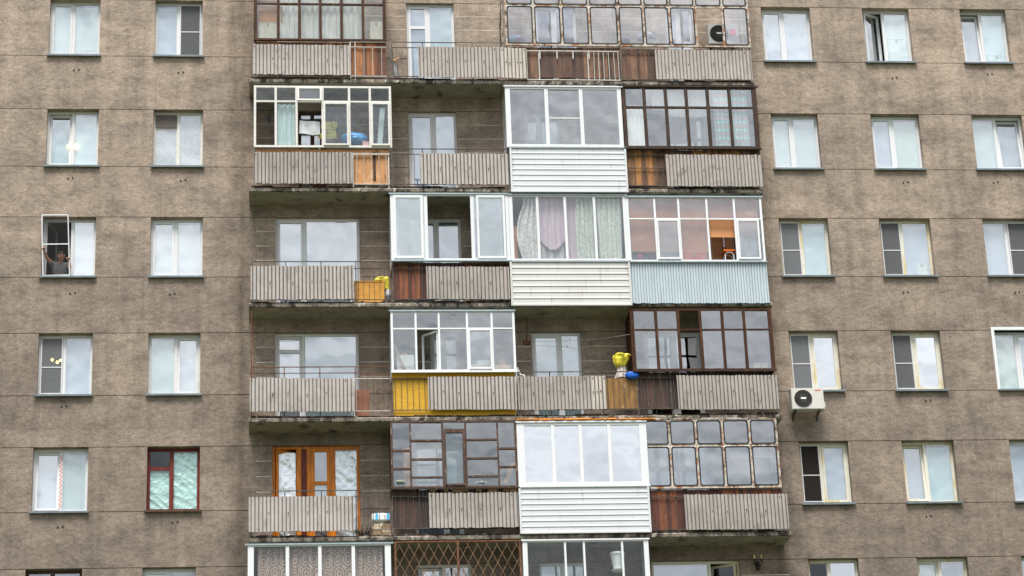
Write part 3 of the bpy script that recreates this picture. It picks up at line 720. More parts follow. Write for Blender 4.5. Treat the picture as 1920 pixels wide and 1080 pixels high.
# --- row 4
railing(4,0,468,733,920,995,0,'rail',second=931.5,posts=(534,603,668),barx=(672,681,690,700,711,722,731)); sheet(4,0,466.5,664,931.5,997); sidegrid(4,0)
panel(4,1,735,970,917,992,'planks_dark',y=YF+.04); railing(4,1,736,805,931,991,6,'rail'); sheet(4,1,804.5,972,924.5,990.5)
b = MB(); rr = random.Random(4)
for px in (810, 836, 858, 872, 898, 925, 948, 962):
    x, z = W(px, 919, YF-.002); b.obox((x, YF-.004, z), (rr.uniform(.05,.12), 0, rr.uniform(-.01,.01)), (0,.015,0), (0,0,rr.uniform(.02,.05)))
b.build('loose_scrap', simple('peeling_scrap', (.40,.26,.15), .9, .4, (9,9,9), 3, spots=[((.10,.04,.02), 5, .55)]), BAL[4, 1])
panel(4,3,1219,1470,918,994,'planks_red',y=YF+.04); railing(4,3,1219,1285,931,993,6,'rail',posts=(1269,)); sheet(4,3,1284,1477,927.5,993.5)
# siding fronts and the galvanised front
def side(r, k, xl, xr, yt, yb, mt, n=8):
    y = YF-.05; ym = (yt+yb)/2; xm = (xl+xr)/2
    siding(WX(xl, ym, y)+.045, WX(xr, ym, y)-.045, WZ(xm, yb, y)+.02, WZ(xm, yt, y)-.016, y, n).build('siding_panel', M[mt], BAL[r, k])
side(1,2,956.5,1175.5,278,361,'siding',8); side(2,2,957,1183,491,573.5,'siding_cream',7); side(4,2,973.5,1219,913,1000,'siding',8)
sheet(2,3,1183,1440,493,569,mt='galv',depth=.022,per=.066,nails=False,pw=.5,y=YF-.03)
# lowest row, below the picture: plain sheets
for k in range(4):
    b = corr(XB[k]+.02, XB[k+1]-.02, floorz(5)+.05, floorz(5)+.85, YF-.035, seed=90+k); b.build('parapet_sheet', [M['asbestos'], M['nail'], M['groove']], BAL[5, k])

# ------------------------------------------------------------------ balcony glazing
def glazing(r, k, xl, xr, yt, yb, label, mt, posts, transoms, pw=.05, tw=.045, gm='glass_clear', opens=(), y=YF, depth=.06, extra=(), top='zinc', sill=None, glassmap=None, edge=None, sides=(True, True), over=.03, rows=None):
    """timber, plastic or metal glazing between two slabs. posts and transoms are inner divisions; cells are (row, column)"""
    ym = (yt+yb)/2; xm = (xl+xr)/2
    x0, x1 = WX(xl, ym, y), WX(xr, ym, y); z0, z1 = WZ(xm, yb, y), WZ(xm, yt, y); ew = edge or pw
    f = MB(); ya, yb_ = y-depth/2, y+depth/2
    f.box(x0, x0+ew, ya, yb_, z0, z1); f.box(x1-ew, x1, ya, yb_, z0, z1)
    f.box(x0+ew, x1-ew, ya+.002, yb_-.002, z1-tw, z1); f.box(x0+ew, x1-ew, ya+.002, yb_-.002, z0, z0+tw)
    px_ = [WX(p, ym, y) for p in posts]; pz = sorted([WZ(xm, t, y) for t in transoms])
    for x in px_: f.box(x-pw/2, x+pw/2, ya+.001, yb_-.001, z0+tw, z1-tw)
    xs = [x0+ew]+[v for x in px_ for v in (x-pw/2, x+pw/2)]+[x1-ew]
    cols = [(xs[2*i], xs[2*i+1]) for i in range(len(px_)+1)]
    zs = [z0+tw]+[v for z in pz for v in (z-tw*.4, z+tw*.4)]+[z1-tw]
    rws = [(zs[2*i], zs[2*i+1]) for i in range(len(pz)+1)]
    for a, b in cols:
        for z in pz: f.box(a, b, ya+.004, yb_-.004, z-tw*.4, z+tw*.4)
    for (ex0, ey0, ex1, ey1) in extra:            # further bars given by their edges
        f.box(WX(ex0, ym, y), WX(ex1, ym, y), ya-.004, yb_-.006, WZ(xm, ey0, y), WZ(xm, ey1, y))
    g = f.build('balcony_glazing', M[mt], BLD, label)
    for j, (a, b) in enumerate(rws):
        for i, (c, d) in enumerate(cols):
            if (j, i) in opens: continue
            gmx = (glassmap or {}).get((j, i), gm)
            rr = random.Random(r*97+k*31+j*7+i); tl = rr.uniform(-.022, .022); tw_ = rr.uniform(-.014, .014)
            p = MB().box(c-.004, d+.004, y-.003, y+.003, a-.004, b+.004)
            p.rot(((c+d)/2, y, (a+b)/2), 'X', tl); p.rot(((c+d)/2, y, (a+b)/2), 'Z', tw_); p.build('pane', M[gmx], g)
    for sd, x in zip(sides, (x0+.012, x1-.03)):
        if sd:
            s = MB()
            s.box(x, x+.02, y+depth/2+.002, -.004, z0, z0+tw); s.box(x, x+.02, y+depth/2+.002, -.004, z1-tw, z1); s.box(x, x+.02, -.06, -.004, z0+tw, z1-tw)
            s.box(x, x+.02, y+depth/2+.002, -.06, (z0+z1)/2-.02, (z0+z1)/2+.02)
            s.box(x+.008, x+.012, y+depth/2+.002, -.061, z0+tw, (z0+z1)/2-.02); s.box(x+.008, x+.012, y+depth/2+.002, -.061, (z0+z1)/2+.02, z1-tw)
            s.build('side_frame', M[mt], g)
    if top:
        c = MB(); c.obox(((x0+x1)/2, y+.005, z1+.012), ((x1-x0)/2+over, 0, 0), (0, .055, .006), (0, 0, .005)); c.box(x0-over, x1+over, y-.053, y-.048, z1-.022, z1+.012)
        c.build('flashing', M[top], g)
    if sill:
        c = MB(); c.obox(((x0+x1)/2, y-.02, z0-.012), ((x1-x0)/2+.015, 0, 0), (0, .075, .01), (0, 0, .006)); c.box(x0-.015, x1+.015, y-.098, y-.092, z0-.045, z0-.012)
        c.build('glazing_sill', M[sill], g)
    return g, dict(x0=x0, x1=x1, z0=z0, z1=z1, cols=cols, rows=rws)
def leaf(g, c, d, a, b, y, mt, gm='glass_clear', w=.04, dy=-.022, swing=0, hinge='l', tilt=0, name='sash'):
    s = MB(); q = y+dy
    s.box(c, c+w, q-.02, q+.02, a, b); s.box(d-w, d, q-.02, q+.02, a, b); s.box(c+w, d-w, q-.019, q+.019, b-w, b); s.box(c+w, d-w, q-.019, q+.019, a, a+w)
    p = MB().box(c+w-.003, d-w+.003, q-.003, q+.003, a+w-.003, b-w+.003)
    for k in (s, p):
        if swing: k.rot((c if hinge == 'l' else d, q, 0), 'Z', swing)
        if tilt: k.rot((0, q, b), 'X', tilt)
    s.build(name, M[mt], g); p.build('pane', M[gm], g)

def rr_pts(x0, x1, z0, z1, rad, n=5):
    P = []
    for cx, cz, a0 in ((x1-rad, z1-rad, 0), (x0+rad, z1-rad, 90), (x0+rad, z0+rad, 180), (x1-rad, z0+rad, 270)):
        for i in range(n+1): t = math.radians(a0+90*i/n); P.append((cx+rad*math.cos(t), cz+rad*math.sin(t)))
    return P
def sq_pts(x0, x1, z0, z1, rad, n=5):
    P = []
    for q, (cx, cz) in enumerate(((x1, z1), (x0, z1), (x0, z0), (x1, z0))):
        for i in range(n+1):
            t = i/n
            if q == 0: p = (cx, cz-rad*(1-2*t)) if t < .5 else (cx-rad*(2*t-1), cz)
            elif q == 1: p = (cx+rad*(1-2*t), cz) if t < .5 else (cx, cz-rad*(2*t-1))
            elif q == 2: p = (cx, cz+rad*(1-2*t)) if t < .5 else (cx+rad*(2*t-1), cz)
            else: p = (cx-rad*(1-2*t), cz) if t < .5 else (cx, cz+rad*(2*t-1))
            P.append(p)
    return P
def round_glazing(r, k, cells, xl, xr, yt, yb, tr, label, mt, gms, opens=(), rad=.058, lean=0.0):
    """pressed metal frames with rounded lights in black gaskets. cells: pixel edges of the columns"""
    y = YF; ym = (yt+yb)/2; xm = (xl+xr)/2
    x0, x1, z0, z1 = WX(xl, ym, y), WX(xr, ym, y), WZ(xm, yb, y), WZ(xm, yt, y); zt = WZ(xm, tr, y)
    xs = [x0]+[WX(c, ym, y) for c in cells]+[x1]; f = MB(); ga = []; pa = []
    for i in range(len(xs)-1):
        for j, (a, b) in enumerate(((z0, zt), (zt, z1))):
            c, d = xs[i], xs[i+1]; e = .022
            inn = rr_pts(c+e, d-e, a+e, b-e, rad); oq = sq_pts(c, d, a, b, rad); n = len(inn)
            for q in range(n):
                q2 = (q+1) % n
                f.face([(oq[q][0], y, oq[q][1]), (oq[q2][0], y, oq[q2][1]), (inn[q2][0], y-.012, inn[q2][1]), (inn[q][0], y-.012, inn[q][1])])
                f.face([(inn[q][0], y-.012, inn[q][1]), (inn[q2][0], y-.012, inn[q2][1]), (inn[q2][0], y+.03, inn[q2][1]), (inn[q][0], y+.03, inn[q][1])])
                f.face([(oq[q][0], y+.03, oq[q][1]), (inn[q][0], y+.03, inn[q][1]), (inn[q2][0], y+.03, inn[q2][1]), (oq[q2][0], y+.03, oq[q2][1])])
            if (j, i) in opens: continue
            g2 = MB(); i1 = rr_pts(c+e+.001, d-e-.001, a+e+.001, b-e-.001, rad); i2 = rr_pts(c+e+.030, d-e-.030, a+e+.030, b-e-.030, rad*.8)
            for q in range(n):
                q2 = (q+1) % n
                g2.face([(i1[q][0], y-.016, i1[q][1]), (i1[q2][0], y-.016, i1[q2][1]), (i2[q2][0], y-.014, i2[q2][1]), (i2[q][0], y-.014, i2[q][1])])
                g2.face([(i2[q][0], y-.014, i2[q][1]), (i2[q2][0], y-.014, i2[q2][1]), (i2[q2][0], y+.01, i2[q2][1]), (i2[q][0], y+.01, i2[q][1])])
                g2.face([(i1[q2][0], y-.016, i1[q2][1]), (i1[q][0], y-.016, i1[q][1]), (i1[q][0], y+.012, i1[q][1]), (i1[q2][0], y+.012, i1[q2][1])])
            ga.append(g2); p = MB(); p.face([(u, y-.003, v) for u, v in i2]); p.face([(u, y+.003, v) for u, v in i2[::-1]]); 
            rr = random.Random(i*3+j+r); p.rot(((c+d)/2, y, (a+b)/2), 'X', rr.uniform(-.012, .012)); pa.append((p, gms(j, i)))
    f.box(x0-.02, x0, y-.02, y+.03, z0, z1); f.box(x1, x1+.02, y-.02, y+.03, z0, z1)
    f.box(x0-.02, x1+.02, y-.018, y+.03, z0-.03, z0); f.box(x0-.02, x1+.02, y-.018, y+.03, z1, z1+.03)
    g = f.build('balcony_glazing', M[mt], BLD, label)
    for q in ga: q.build('gasket', M['black'], g)
    for q, gm in pa: q.build('pane', M[gm], g)
    for x in (x0-.018, x1-.004):
        s = MB(); s.box(x, x+.02, y+.031, -.004, z0-.03, z0+.02); s.box(x, x+.02, y+.031, -.004, z1-.02, z1+.03); s.box(x, x+.02, -.04, -.004, z0+.02, z1-.02)
        s.build('side_frame', M[mt], g)
    return g, dict(x0=x0, x1=x1, z0=z0, z1=z1)

GZ = {}
# row 0
GZ[0,0] = glazing(0,0,476,723,-62,77,'brown timber glazing with white curtains, top row','brown',(521.7,561.5,600.6,640,680),(8.3,),.062,.05,'glass_old',edge=.075,top=None)
GZ[0,2] = round_glazing(0,2,(999,1051,1103),947.5,1157,-62,84,10.5,'rust streaked white metal glazing with rounded lights','rust_white',lambda j, i: 'glass_thin')
GZ[0,3] = round_glazing(0,3,(1205,1253.5,1302,1353),1157.5,1400.5,-60,86,12.5,'white metal glazing with rounded lights and one light missing','rust_white',lambda j, i: 'glass_thin',opens=((0,3),))
# row 1
GZ[1,0] = glazing(1,0,476,734,162,277,'flaking white timber glazing with laundry behind','old_white',(517,556,605,655,694),(191,),.052,.05,'glass_clear',opens=((0,2),(0,0)),top=None)
g, q = GZ[1,0]
for i in (3, 5): leaf(g, q['cols'][i][0]-.006, q['cols'][i][1]+.006, q['rows'][0][0]-.008, q['rows'][0][1]-.02, YF-.03, 'old_white')
leaf(g, q['cols'][2][0]-.004, q['cols'][2][1]+.004, q['rows'][1][0]-.03, q['rows'][1][1], YF-.03, 'old_white', 'glass_old', tilt=-.09, name='top_vent')
GZ[1,2] = glazing(1,2,948.5,1168,163,277,'new white plastic glazing in three tall lights','pvc',(1025.5,1090.5),(),.085,.075,'glass',edge=.115,top='pvc',sill='zinc')
g, q = GZ[1,2]; zz = WZ(1060, 222, YF); MB().box(q['cols'][1][0], q['cols'][1][1], YF-.02, YF+.02, zz-.014, zz+.014).build('screen_bar', M['pvc'], g)
GZ[1,3] = glazing(1,3,1166.5,1421,163,279,'weathered dark brown timber glazing','brown_dark',(1210,1250.5,1289,1329,1370),(202,),.075,.06,'glass',edge=.11,top='brown_dark',sill='brown_dark',over=.06)
# row 2
GZ[2,1] = glazing(2,1,732.5,955,364,489,'white sliding glazing with its middle slid open','pvc',(799,886),(),.075,.05,'glass_sky',opens=((0,1),),edge=.075,top='zinc',sill='zinc')
g, q = GZ[2,1]
leaf(g, q['cols'][0][0]-.01, q['cols'][0][1]-.03, q['rows'][0][0], q['rows'][0][1], YF-.01, 'pvc', 'glass', .06); leaf(g, q['cols'][0][0]+.06, q['cols'][0][1]+.06, q['rows'][0][0], q['rows'][0][1], YF+.03, 'pvc', 'glass', .05, 0)
leaf(g, q['cols'][2][0]+.06, q['cols'][2][1]-.02, q['rows'][0][0], q['rows'][0][1], YF-.01, 'pvc', 'glass', .05); leaf(g, q['cols'][2][0]-.02, q['cols'][2][1]-.10, q['rows'][0][0], q['rows'][0][1], YF+.03, 'pvc', 'glass', .05, 0)
GZ[2,2] = glazing(2,2,955.5,1176.5,366,490,'white sliding glazing with gathered drapes behind','pvc',(1009,1061,1116),(),.06,.055,'glass_mid',edge=.085,top='zinc',sill='zinc')
GZ[2,3] = glazing(2,3,1176.5,1431,369.5,491,'white aluminium glazing with orange bamboo blinds','alu',(1229.5,1274.5,1327.5,1379),(411,),.045,.04,'glass_thin',opens=((0,3),),edge=.05,top='zinc',sill='zinc')
g, q = GZ[2,3]; leaf(g, q['cols'][1][0]-.01, q['cols'][1][1]+.005, q['rows'][0][0]+.01, q['rows'][0][1]-.01, YF-.03, 'alu', 'glass'); leaf(g, q['cols'][4][0], q['cols'][4][1]-.06, q['rows'][0][0]+.01, q['rows'][0][1]-.01, YF-.03, 'alu', 'glass')
# row 3
GZ[3,1] = glazing(3,1,733,966,583,697,'white aluminium glazing with plants behind','alu',(780,823.5,876.5,923),(616.5,),.045,.04,'glass',opens=((0,1),),edge=.05,top='zinc',sill='alu')
g, q = GZ[3,1]; leaf(g, q['cols'][1][0], q['cols'][1][1], q['rows'][0][0]+.01, q['rows'][0][1]-.01, YF+.03, 'alu', 'glass_clear', .035, 0, swing=-.8, hinge='r'); leaf(g, q['cols'][3][0]-.005, q['cols'][3][1]+.005, q['rows'][0][0]+.01, q['rows'][0][1]-.01, YF-.03, 'alu', 'glass', .035)
GZ[3,3] = glazing(3,3,1183.5,1449.5,579.5,695,'red brown timber glazing with one upper light open','brown',(1232,1273.5,1315,1356.5,1397.5),(618.5,),.065,.045,'glass',opens=((1,2),(0,2)),edge=.085,top=None,sill='brown_dark',glassmap={(0,3):'glass_frost',(0,4):'glass_frost',(0,5):'glass_frost',(1,3):'glass_frost'})
# row 4: an old frame of odd lights
GZ[4,1] = glazing(4,1,732.5,970,789,915,'peeling brown timber glazing of uneven lights','brown_grey',(770,830.5,874,934),(),.038,.04,'glass',edge=.05,top=None,sill='brown_dark',
   extra=[(736,843,769,846.5),(736,877,769,880.5),(771,824.5,829,828),(771,859.5,829,863),(771,893.5,829,897),(834,805,872,808.5),(876,823.5,933,827),(876,858.5,933,862),(876,892.5,933,896),(935,840.5,967,844),(935,875,967,878.5)])
g, q = GZ[4,1]; leaf(g, q['cols'][2][0]+.01, q['cols'][2][1]-.01, q['rows'][0][0]+.005, WZ(853, 809, YF), YF-.02, 'brown_grey', 'glass_clear', .04)
GZ[4,2] = glazing(4,2,970,1214,791,911,'bright new white plastic glazing in four lights','pvc',(1037.5,1089.5,1143.5),(),.075,.085,'glass_mirror',edge=.165,top='pvc',sill='pvc',over=.02)
b = MB(); rr = random.Random(2); g, q = GZ[4,2]; x = q['x0']
while x < q['x1']-.05:
    w_ = rr.uniform(.1, .4); b.blob((x+w_/2, YF-.03, q['z1']+.045+rr.uniform(-.006, .006)), w_/2*1.15, .05, rr.uniform(.016, .034), 10, 6, .3, 5, x); x += w_
b.build('foam_seal', simple('orange_mounting_foam', (.80,.27,.03), .8, .2), g, smooth=True)
GZ[4,3] = round_glazing(4,3,(1257,1307,1357,1408),1209.5,1458.5,786,913,835,'rusty cream metal glazing with rounded lights','rust_white',lambda j, i: 'glass_frost' if j else 'glass_sky')
# row 5
GZ[5,0] = glazing(5,0,464.5,733.5,1020,1142,'white glazing with brown lace curtains, lowest row','pvc',(539,600,663),(),.075,.05,'glass_clear',edge=.13,top='zinc',over=.06)
GZ[5,2] = glazing(5,2,981.5,1218.5,1012,1135,'white sliding glazing with a hanging white pot, lowest row','pvc',(1061.5,1097,1169),(),.045,.05,'glass_clear',edge=.105,top='alu')
def lattice():
    y = YF; x0, x1 = WX(740, 1050, y), WX(977, 1050, y); z1 = WZ(858, 1014, y); z0 = z1-1.5; b = MB()
    b.box(x0, x0+.035, y-.02, y+.02, z0, z1); b.box(x1-.035, x1, y-.02, y+.02, z0, z1); b.box(x0+.035, x1-.035, y-.019, y+.019, z1-.03, z1); b.box(x0+.035, x1-.035, y-.019, y+.019, z0, z0+.03)
    xm = WX(859, 1050, y); b.box(xm-.022, xm+.022, y-.018, y+.022, z0+.03, z1-.03)
    sx, sz = .215, .40; rr = random.Random(1)
    for s_ in (1, -1):
        k = -12
        while k < 24:
            c = x0+k*sx/1.0
            pts = []
            for t in (0., 1.):
                z = z0+.03+(z1-z0-.06)*t; pts.append((c+s_*(z-z0)*sx/sz, z))
            (ax, az), (bx, bz) = pts
            def clip(lim, ax, az, bx, bz):
                t = (lim-ax)/(bx-ax); return lim, az+(bz-az)*t
            lo, hi = x0+.035, x1-.035
            if min(ax, bx) < hi and max(ax, bx) > lo:
                if ax < lo: ax, az = clip(lo, ax, az, bx, bz)
                if ax > hi: ax, az = clip(hi, ax, az, bx, bz)
                if bx < lo: bx, bz = clip(lo, ax, az, bx, bz)
                if bx > hi: bx, bz = clip(hi, ax, az, bx, bz)
                j = rr.uniform(-.006, .006); b.tube([(ax, y+s_*.005, az), ((ax+bx)/2+j, y+s_*.005, (az+bz)/2), (bx, y+s_*.005, bz)], .0055, 4, 1)
            k += 1
    return b
lattice().build('lattice_grille', [M['rust'], M['rust_light']], BAL[5, 1])

# ------------------------------------------------------------------ curtains and blinds (things of their own)
def curtain(pxs, y, mt, label, waves=7, amp=.02, cat='curtain', name='curtain', group=None, gather=None, droop=0, n=60):
    """cloth hanging between pixel edges (left, right, top, bottom) on the plane at depth y"""
    xl, xr, yt, yb = pxs; ym = (yt+yb)/2; xm = (xl+xr)/2
    x0, x1, z0, z1 = WX(xl, ym, y), WX(xr, ym, y), WZ(xm, yb, y), WZ(xm, yt, y); rr = random.Random(int(xl+yt)); ph = rr.random()*6
    def f(u, v):
        k = gather(v) if gather else (0, 1)
        uu = k[0]+(k[1]-k[0])*u
        y_ = y+amp*math.sin(u*waves*6.283+ph+.6*math.sin(v*3+u*5))+amp*.4*math.sin(u*waves*15+v*2)
        return (x0+(x1-x0)*uu, y_, z0+(z1-z0)*v-droop*math.sin(math.pi*u)*(1 if v == 0 else 0))
    return MB().grid(f, n, 8).build(name, mt if not isinstance(mt, str) else M[mt], label=label, cat=cat, group=group, smooth=True)
M['cur_white'] = cloth('white_cotton', (.90,.89,.84)); M['cur_net'] = cloth('white_voile', (.72,.73,.75), lace)
YI = YF+.085
curtain((523,558,-40,74),YI,'cur_white','white curtain behind the second light of the top row brown glazing',3,group='white curtains in the brown top balcony')
curtain((563,598,-40,74),YI,'cur_white','white curtain behind the third light of the top row brown glazing',3,group='white curtains in the brown top balcony')
curtain((602,637,-40,74),YI,'cur_white','white curtain behind the fourth light of the top row brown glazing',3,group='white curtains in the brown top balcony')
curtain((642,678,-40,74),YI,'cur_white','white curtain behind the fifth light of the top row brown glazing',3,group='white curtains in the brown top balcony')
curtain((519,553,196,276),YI,cloth('pale_teal_cotton',(.62,.74,.73)),'pale teal curtain beside the laundry in the flaking white balcony',3)
curtain((1174,1207,198,278),YI,cloth('bright_cotton',(.88,.90,.88)),'bright white curtain in the lower left light of the dark brown balcony',4,amp=.03)
curtain((1222,1255,166,206),YI+.05,'cur_net','grey voile corner in an upper left light of the dark brown balcony',3)
curtain((1250,1327,166,217),YI+.05,'cur_net','wide voile pelmet behind the middle upper lights of the dark brown balcony',6,droop=.05)
def checks(n, c):
    a = ramp(n, wave(n, 3.1, 'X'), [(.62, 0.), (.72, 1.)]); b = ramp(n, wave(n, 3.1, 'Z'), [(.62, 0.), (.72, 1.)]); d = ramp(n, wave(n, 1.55, 'Z'), [(.86, 0.), (.92, 1.)])
    c = mixc(n, a, c, (.16,.52,.58)); c = mixc(n, b, c, (.20,.55,.58)); return mixc(n, d, c, (.72,.30,.30))
M['check'] = cloth('checked_cotton', (.82,.82,.78), checks)
curtain((1339,1370,168,273),YI-.02,'check','blue checked towel hanging in the fifth light of the dark brown balcony',1.5,.012,cat='towel',name='towel')
curtain((1373,1402,168,273),YI-.02,'check','blue checked towel hanging in the last light of the dark brown balcony',1.5,.012,cat='towel',name='towel')
def damask(n, c): return mixc(n, ramp(n, tnoise(n, coords(n, (5,5,4)), 4, 3), [(.42, 0.), (.58, 1.)]), tuple([.62,.62,.62]), c)
M['silver'] = cloth('silver_damask', (.88,.87,.89), damask); M['mauve'] = cloth('mauve_voile', (.70,.58,.68)); M['mint'] = cloth('mint_damask', (.74,.84,.76), damask)
curtain((966,1007,371,489),YI,'silver','silver damask drape bulging in the left light of the gathered drapes balcony',3,.03,cat='drape',gather=lambda v: (.35*(1-math.sin(math.pi*min(1, v*1.1)))*.9+.12*v, 1))
curtain((1010,1059,400,489),YI+.09,'cur_net','white voile hanging below the mauve swag',3,.02)
curtain((1011,1058,371,450),YI+.03,'mauve','mauve voile swag in the second light of the gathered drapes balcony',4,.02,cat='drape',droop=.25)
curtain((1062,1080,371,489),YI+.03,'mauve','narrow mauve drape beside the mint drapes',2,.02,cat='drape')
curtain((1078,1114,371,489),YI,'mint','mint damask drape right of the narrow mauve drape',4,.03,cat='drape')
curtain((1119,1168,372,487),YI,'mint','mint damask drape in the right end light of the gathered drapes balcony',5,.03,cat='drape',gather=lambda v: (.0+.05*(1-v), 1-.08*(1-v)))
curtain((957,970,425,489),YI+.14,simple('orange_cloth',(.62,.29,.16),.8),'orange cloth behind the silver damask drape',1,.01,cat='cloth',name='cloth')
def bamboo(n, c):
    a = wave(n, 16, 'Z', 1.5); b = ramp(n, wave(n, 4.0, 'X'), [(.88, 0.), (.95, 1.)])
    c = mixc(n, .5, c, ramp(n, a, [(.2, .8), (.8, 1.1)]), 'MULTIPLY'); return mixc(n, mixc(n, .88, b, 0.), c, (.40,.18,.06))
M['bamboo'] = cloth('bamboo_slats', (.98,.45,.22), bamboo, .3)
for a, b, lo, lab in ((1181,1228,472,'orange bamboo blind in the left end light of the aluminium balcony'),(1231,1273,472,'orange bamboo blind behind the opening leaf of the aluminium balcony'),(1276,1326,474,'orange bamboo blind behind the middle light of the aluminium balcony'),(1329,1379,445,'raised orange bamboo blind over the gap in the aluminium balcony'),(1381,1421,444,'raised orange bamboo blind in the right end light of the aluminium balcony')):
    curtain((a,b,372,lo),YF+.10,'bamboo',lab,1,.004,cat='blind',name='bamboo_blind',group='bamboo blinds in the aluminium balcony')
curtain((1385,1420,444,489),YI+.05,cloth('pale_voile',(.62,.68,.68)),'pale voile under the raised right end bamboo blind',3,.02)
def ovals(n, c):
    v = n.nodes.new('ShaderNodeTexVoronoi'); v.feature = 'F1'; v.inputs['Scale'].default_value = 3.4; v.inputs['Randomness'].default_value = .25
    n.links.new(coords(n, (1.25, 0, .85)), v.inputs['Vector']); w_ = n.nodes.new('ShaderNodeMath'); w_.operation = 'SINE'; s_ = n.nodes.new('ShaderNodeMath'); s_.operation = 'MULTIPLY'; s_.inputs[1].default_value = 34
    n.links.new(v.outputs['Distance'], s_.inputs[0]); n.links.new(s_.outputs[0], w_.inputs[0])
    return mixc(n, ramp(n, w_.outputs[0], [(.35, 0.), (.6, 1.)]), (.33,.25,.22), c)
M['lace_brown'] = cloth('patterned_brown_lace', (.66,.52,.45), ovals)
for a, b, lab in ((483,538,'brown lace curtain in the left end light of the lowest left balcony'),(541,598,'brown lace curtain in the second light of the lowest left balcony'),(602,661,'brown lace curtain in the third light of the lowest left balcony'),(666,718,'brown lace curtain in the right end light of the lowest left balcony')):
    curtain((a,b,1027,1140),YI,'lace_brown',lab,4,.02,group='lace curtains in the lowest left balcony')

# ------------------------------------------------------------------ things on and in the balconies
def pbox(pxs, y0, y1, mt, name, label, cat, mb=None, tilt=0, group=None):
    """a simple upright carton: body, lid seam and tape, edges given in pixels at its front"""
    xl, xr, yt, yb = pxs; ym = (yt+yb)/2; xm = (xl+xr)/2
    x0, x1, z0, z1 = WX(xl, ym, y0), WX(xr, ym, y0), WZ(xm, yb, y0), WZ(xm, yt, y0)
    b = MB(); e = .008
    b.box(x0, x1, y0, y1, z0, z1-e*2); b.box(x0-e*.6, x1+e*.6, y0-e*.6, y1+e*.6, z1-e*2, z1)
    if z1-z0 > .15: b.box((x0+x1)/2-.025, (x0+x1)/2+.025, y0-e, y0-.001, z1-.1, z1-e*2, 1)
    return b.build(name, [mt if not isinstance(mt, str) else M[mt], simple('tape', (.5,.4,.28), .4)], label=label, cat=cat, group=group)
cream = simple('cream_card', (.78,.72,.58), .7); orange = simple('orange_card', (.62,.27,.08), .7)
fz0 = floorz(0)
pbox((485,519,42,74),YI,YI+.25,cream,'storage_box','cream box at the left end of the brown top balcony','box')
pbox((486,530,12,41.6),YI,YI+.25,orange,'storage_box','orange box on top of the cream box','box')
pbox((694,717,40,74),YI,YI+.25,cream,'storage_box','cream box at the right end of the brown top balcony','box')

# laundry in the flaking white balcony
def cloth_flat(pts, y, mt, name, label, cat, th=.012, wav=.02):
    """a garment cut from an outline in pixels, with thickness and soft folds"""
    P = [W(a, b, y) for a, b in pts]; b = MB(); n = len(P)
    cx = sum(p[0] for p in P)/n; cz = sum(p[1] for p in P)/n
    rings = [1.0, .8, .55, .28]
    def dy(x, z): return wav*math.sin(x*23+z*4)+wav*.5*math.sin(x*51+1)
    for sgn in (-1, 1):
        base = len(b.v)
        for q in rings:
            for p in P:
                x, z = cx+(p[0]-cx)*q, cz+(p[1]-cz)*q; b.v.append((x, y+dy(x, z)+(sgn*th/2 if q < 1 else sgn*th*.2), z))
        b.v.append((cx, y+dy(cx, cz)+sgn*th/2, cz)); c = len(b.v)-1
        for k in range(3):
            for i in range(n):
                f = (base+k*n+i, base+k*n+(i+1)%n, base+(k+1)*n+(i+1)%n, base+(k+1)*n+i); b.f.append(f if sgn < 0 else f[::-1]); b.m.append(0)
        for i in range(n):
            f = (base+3*n+i, base+3*n+(i+1)%n, c); b.f.append(f if sgn < 0 else f[::-1]); b.m.append(0)
    return b.build(name, mt, label=label, cat=cat, smooth=True)
YL = YF+.20
cloth_flat([(562,226),(575,226.5),(590,228),(600,229),(600,240),(600,252),(585,253),(570,251),(561,250),(561,238)],YL,simple('white_towelling',(.78,.79,.80),.9,.05),'towel','white towel hung over the line in the open light','towel',.02)
def shirtprint(n, c): return mixc(n, ramp(n, tnoise(n, coords(n, (6,6,12)), 3, 2), [(.55, 0.), (.6, 1.)]), c, (.33,.22,.22))
cloth_flat([(603,232),(612,227),(618,229),(624,227),(633,230),(632,240),(629,242),(632,258),(622,261),(606,260),(596,259),(597,252),(604,250),(605,241),(600,240)],YL+.05,cloth('yellow_jersey',(.82,.72,.18),shirtprint,.3),'t_shirt','yellow printed t-shirt drying beside the white towel','t-shirt',.015)
cloth_flat([(501,216),(505,214),(508,217),(508,226),(505,229),(506,233),(503,232),(502,227),(499,225)],YL-.04,simple('black_wool',(.02,.02,.022),.9),'sock','black sock hanging in the left end light of the flaking white balcony','sock',.015,.01)
cloth_flat([(632,220),(650,221),(669,222),(669,236),(650,237),(632,235)],YL+.16,simple('dark_cloth',(.14,.13,.14),.9),'cloth','dark cloth hanging behind the yellow t-shirt','cloth')
def bag(px, py, w_px, h_px, y, mt, label, seed, cat='bag', name='plastic_bag', amp=.25, neck=None, ry=.16):
    x, z = W(px, py, y); s_ = 1/86.
    fn = neck or (lambda p: 1)
    return MB().blob((x, y, z), w_px*s_/2, ry, h_px*s_/2*1.06, 28, 18, amp, 7, seed, fn=fn).build(name, mt if not isinstance(mt, str) else M[mt], label=label, cat=cat, smooth=True)
